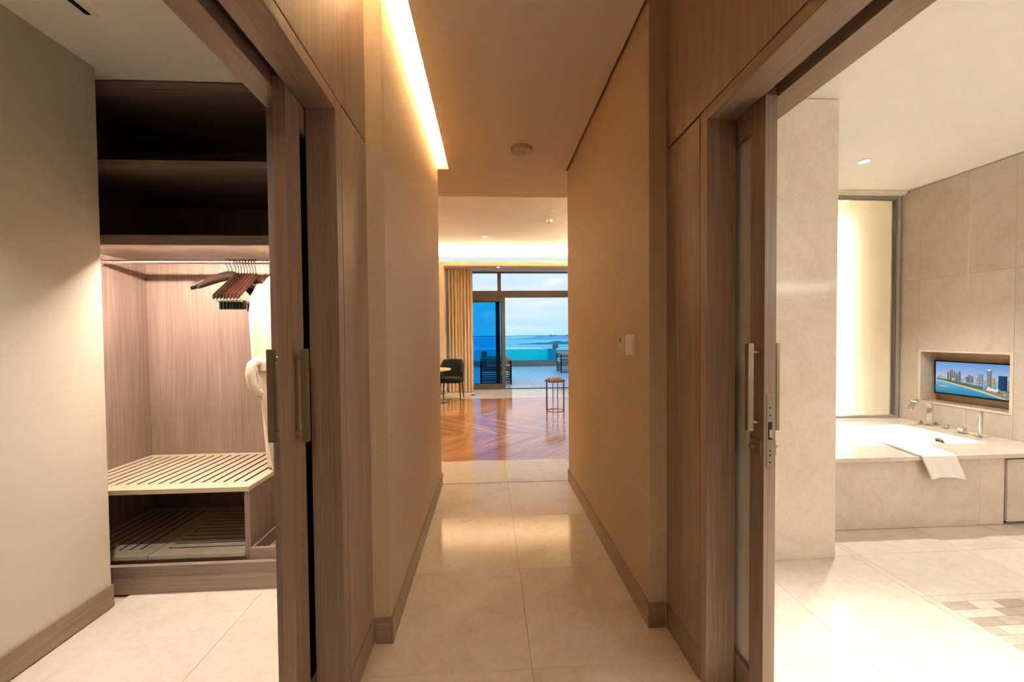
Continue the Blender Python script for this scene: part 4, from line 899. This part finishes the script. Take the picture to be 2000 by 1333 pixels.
def tables():
    cx, cy = -1.27, 8.05
    t = thing('round_table', (cx, cy, 0), 'round pale oak table half hidden by the corridor wall', 'table')
    MB().lathe([(0.48, 0.675), (0.5, 0.685), (0.5, 0.70), (0.49, 0.706)], cx, cy, 48).build('table_top', 'table_oak', t, True); MB().lathe([(0.05, 0.03), (0.035, 0.3), (0.05, 0.675)], cx, cy, 20).build('column', 'leg_walnut', t, True); MB().lathe([(0.24, 0.0), (0.24, 0.015), (0.06, 0.032)], cx, cy, 32).build('foot', 'leg_walnut', t, True)
    cx, cy = 1.175, 7.10
    s = thing('side_table', (cx, cy, 0), 'slim bronze side table with a round top and floor ring by the terrace door', 'side table')
    z = 0.525
    MB().lathe([(0.175, z), (0.182, z + 0.006), (0.182, z + 0.028), (0.176, z + 0.03), (0.172, z + 0.016)], cx, cy, 40).build('tray_top', 'gold_metal', s, True)
    for ang, w in ((188, 0.017), (277, 0.009), (352, 0.015), (95, 0.009)):
        a = math.radians(ang); lx, ly = cx + 0.155 * math.cos(a), cy + 0.155 * math.sin(a)
        MB().tube([(lx, ly, 0.0), (lx, ly, z)], w * 0.8, 12).build('leg', 'gold_metal', s, True)
    ring = [(cx + 0.155 * math.cos(2 * PI * k / 40), cy + 0.155 * math.sin(2 * PI * k / 40), 0.006) for k in range(40)]
    MB().tube(ring, 0.005, 8, closed=True).build('floor_ring', 'gold_metal', s, True)
    b = thing('book', (cx - 0.01, cy, z + 0.03), 'brown covered book lying on the bronze side table', 'book')
    bx('cover', cx - 0.125, cx + 0.105, cy - 0.09, cy + 0.09, z + 0.0305, z + 0.068, 'book_brown', b, 0.003); bx('pages', cx - 0.123, cx + 0.108, cy - 0.092, cy + 0.092, z + 0.037, z + 0.062, 'plastic_white', b)
tables()

# ------------------------------------------------------------------ terrace and view
def terrace():
    f = struct(MB().box(-9, 12, YG + 0.06, 17.6, -0.25, -0.022).build('terrace_floor', 'terrace_stone', origin=(0, 14, -0.25)), 'pale stone terrace floor outside the glazing', 'floor')
    first = None; p = 1.2
    for i in range(-3, 8):
        for j in range(7):
            x0 = i * p; y0 = YG + 0.07 + j * 1.06
            if first is None: o = bx('paving_slab', x0 + 0.003, x0 + p - 0.003, y0 + 0.003, y0 + 1.057, -0.022, -0.004, 'terrace_stone', f, 0.002); first = o.data
            else: link('paving_slab', first, (x0 + p / 2, y0 + 0.53, -0.022), f)
    w = struct(MB().box(-9, 12, 17.6, 17.9, -0.25, 0.265).build('pool_wall', 'pool_stone', origin=(0, 17.7, -0.25)), 'low stone base wall under the clear pool side', 'wall')
    pl = thing('plunge_pool', (-1.0, 18.5, 0.265), 'raised turquoise plunge pool with a clear acrylic side', 'pool')
    bx('acrylic_panel', -6, 2.62, 17.615, 17.655, 0.266, 0.785, 'glass_acrylic', pl); bx('water', -6, 2.62, 17.66, 20.3, 0.266, 0.762, 'pool_water', pl); bx('end_panel', 2.62, 2.98, 17.61, 20.3, 0.266, 0.78, 'pool_tile', pl)
    struct(bx('terrace_pier', 2.985, 12, 17.58, 18.1, 0.266, 0.70, 'pool_stone'), 'grey stone terrace wall beside the pool', 'wall')
    b = bx('pool_bollard', 2.86, 3.10, 17.75, 17.95, 0.781, 1.0, 'weave_grey', None, 0.02); b.location.z = 0.781; tag(b, 'small grey box post on the pool corner', 'post')
    r = thing('glass_railing', (0, 21.0, -0.25), 'frameless glass terrace railing with a thin dark top rail', 'railing')
    for k in range(-5, 7): bx('glass_panel', k * 1.8 + 0.01, k * 1.8 + 1.79, 21.0, 21.014, -0.25, 1.335, 'glass_rail', r)
    bx('top_rail', -9, 12.6, 20.985, 21.03, 1.335, 1.363, 'alu_dark', r)
    bx('outer_ledge', -9, 12.6, 20.3, 21.2, -0.5, -0.25, 'pool_stone', r)
    # lounge armchair
    def lounge(label):
        t = thing('outdoor_armchair', (0, 0, 0), label, 'armchair', 'outdoor lounge armchairs on the terrace')
        # local: open front toward +X, width along Y
        for sx in (-0.42, 0.42):
            for sy in (-0.42, 0.42): bx('post', sx - 0.02, sx + 0.02, sy - 0.02, sy + 0.02, 0, 0.66, 'dark_metal', t, origin=(0, 0, 0))
        for sy in (-0.42, 0.42):
            for k in range(9): bx('slat', -0.41, 0.41, sy - 0.012, sy + 0.012, 0.03 + k * 0.066, 0.062 + k * 0.066, 'weave_grey', t, origin=(0, 0, 0))
        for k in range(9): bx('slat', -0.432, -0.408, -0.41, 0.41, 0.03 + k * 0.066, 0.062 + k * 0.066, 'weave_grey', t, origin=(0, 0, 0))
        for k in range(5): bx('slat', 0.408, 0.432, -0.41, 0.41, 0.03 + k * 0.066, 0.062 + k * 0.066, 'weave_grey', t, origin=(0, 0, 0))
        bx('arm_cushion', -0.44, 0.44, -0.46, -0.36, 0.66, 0.76, 'cushion_grey', t, 0.03, smooth=True, origin=(0, 0, 0)); bx('arm_cushion', -0.44, 0.44, 0.36, 0.46, 0.66, 0.76, 'cushion_grey', t, 0.03, smooth=True, origin=(0, 0, 0))
        bx('seat_cushion', -0.38, 0.44, -0.39, 0.39, 0.36, 0.52, 'cushion_grey', t, 0.04, smooth=True, origin=(0, 0, 0)); bx('back_cushion', -0.42, -0.24, -0.38, 0.38, 0.52, 0.94, 'cushion_grey', t, 0.05, smooth=True, origin=(0, 0, 0))
        return t
    a = lounge('grey slatted outdoor armchair just behind the sliding glass door'); b = copy_tree(a); b['label'] = 'grey slatted outdoor armchair near the far end of the pool'
    a.location = (0.18, 11.55, -0.004); a.rotation_euler.z = 0
    b.location = (3.02, 14.75, -0.004); b.rotation_euler.z = PI
plain('pool_tile', lin(0, 160, 190), 0.2, noise=0.1, nscale=20)
terrace()

def view():
    struct(MB().quad((-9000, 40, -36), (9000, 40, -36), (9000, 16000, -36), (-9000, 16000, -36)).build('sea', 'sea', origin=(0, 40, -36)), 'calm pale turquoise sea beyond the terrace', 'sea')
    rnd = random.Random(9)
    def isle(name, x0, x1, yc, d, hmax, mat, label):
        n = 60; top = []
        m = MB(); rings = []
        for k in range(n + 1):
            u = k / n; x = x0 + (x1 - x0) * u; e = min(1, 6 * u, 6 * (1 - u)); h = hmax * e * (0.55 + 0.45 * rnd.random())
            rings.append([(x, yc - d * e - 1, -36.5), (x, yc - d * 0.4 * e - .5, -36 + h * 0.7), (x, yc + .5, -36 + h), (x, yc + d * e + 1, -36.5)])
        m.rings(rings); struct(m.build(name, mat, None), label, 'land')
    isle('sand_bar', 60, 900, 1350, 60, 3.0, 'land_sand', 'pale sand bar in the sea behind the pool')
    isle('palm_island', 110, 1500, 1800, 150, 16, 'land_green_haze', 'low green island across the water with haze mixed into its colour')
    isle('far_coast', 140, 3500, 4200, 200, 58, 'land_haze', 'far coast on the horizon with haze painted into its colour')
    for k in range(6):
        x = 470 + k * 160 + rnd.random() * 30; h = 2 + rnd.random() * 22
        o = bx('far_tower', x, x + 26 + rnd.random() * 16, 4205, 4235, -36, -36 + 30 + h, 'far_building_haze'); tag(o, 'tiny tower on the far coast with haze painted into its colour', 'building', 'towers on the far coast')
plain('land_haze', lin(160, 212, 234), 0.95, noise=0.1, nscale=0.01)  # haze over the far coast is painted into this pale blue
view()
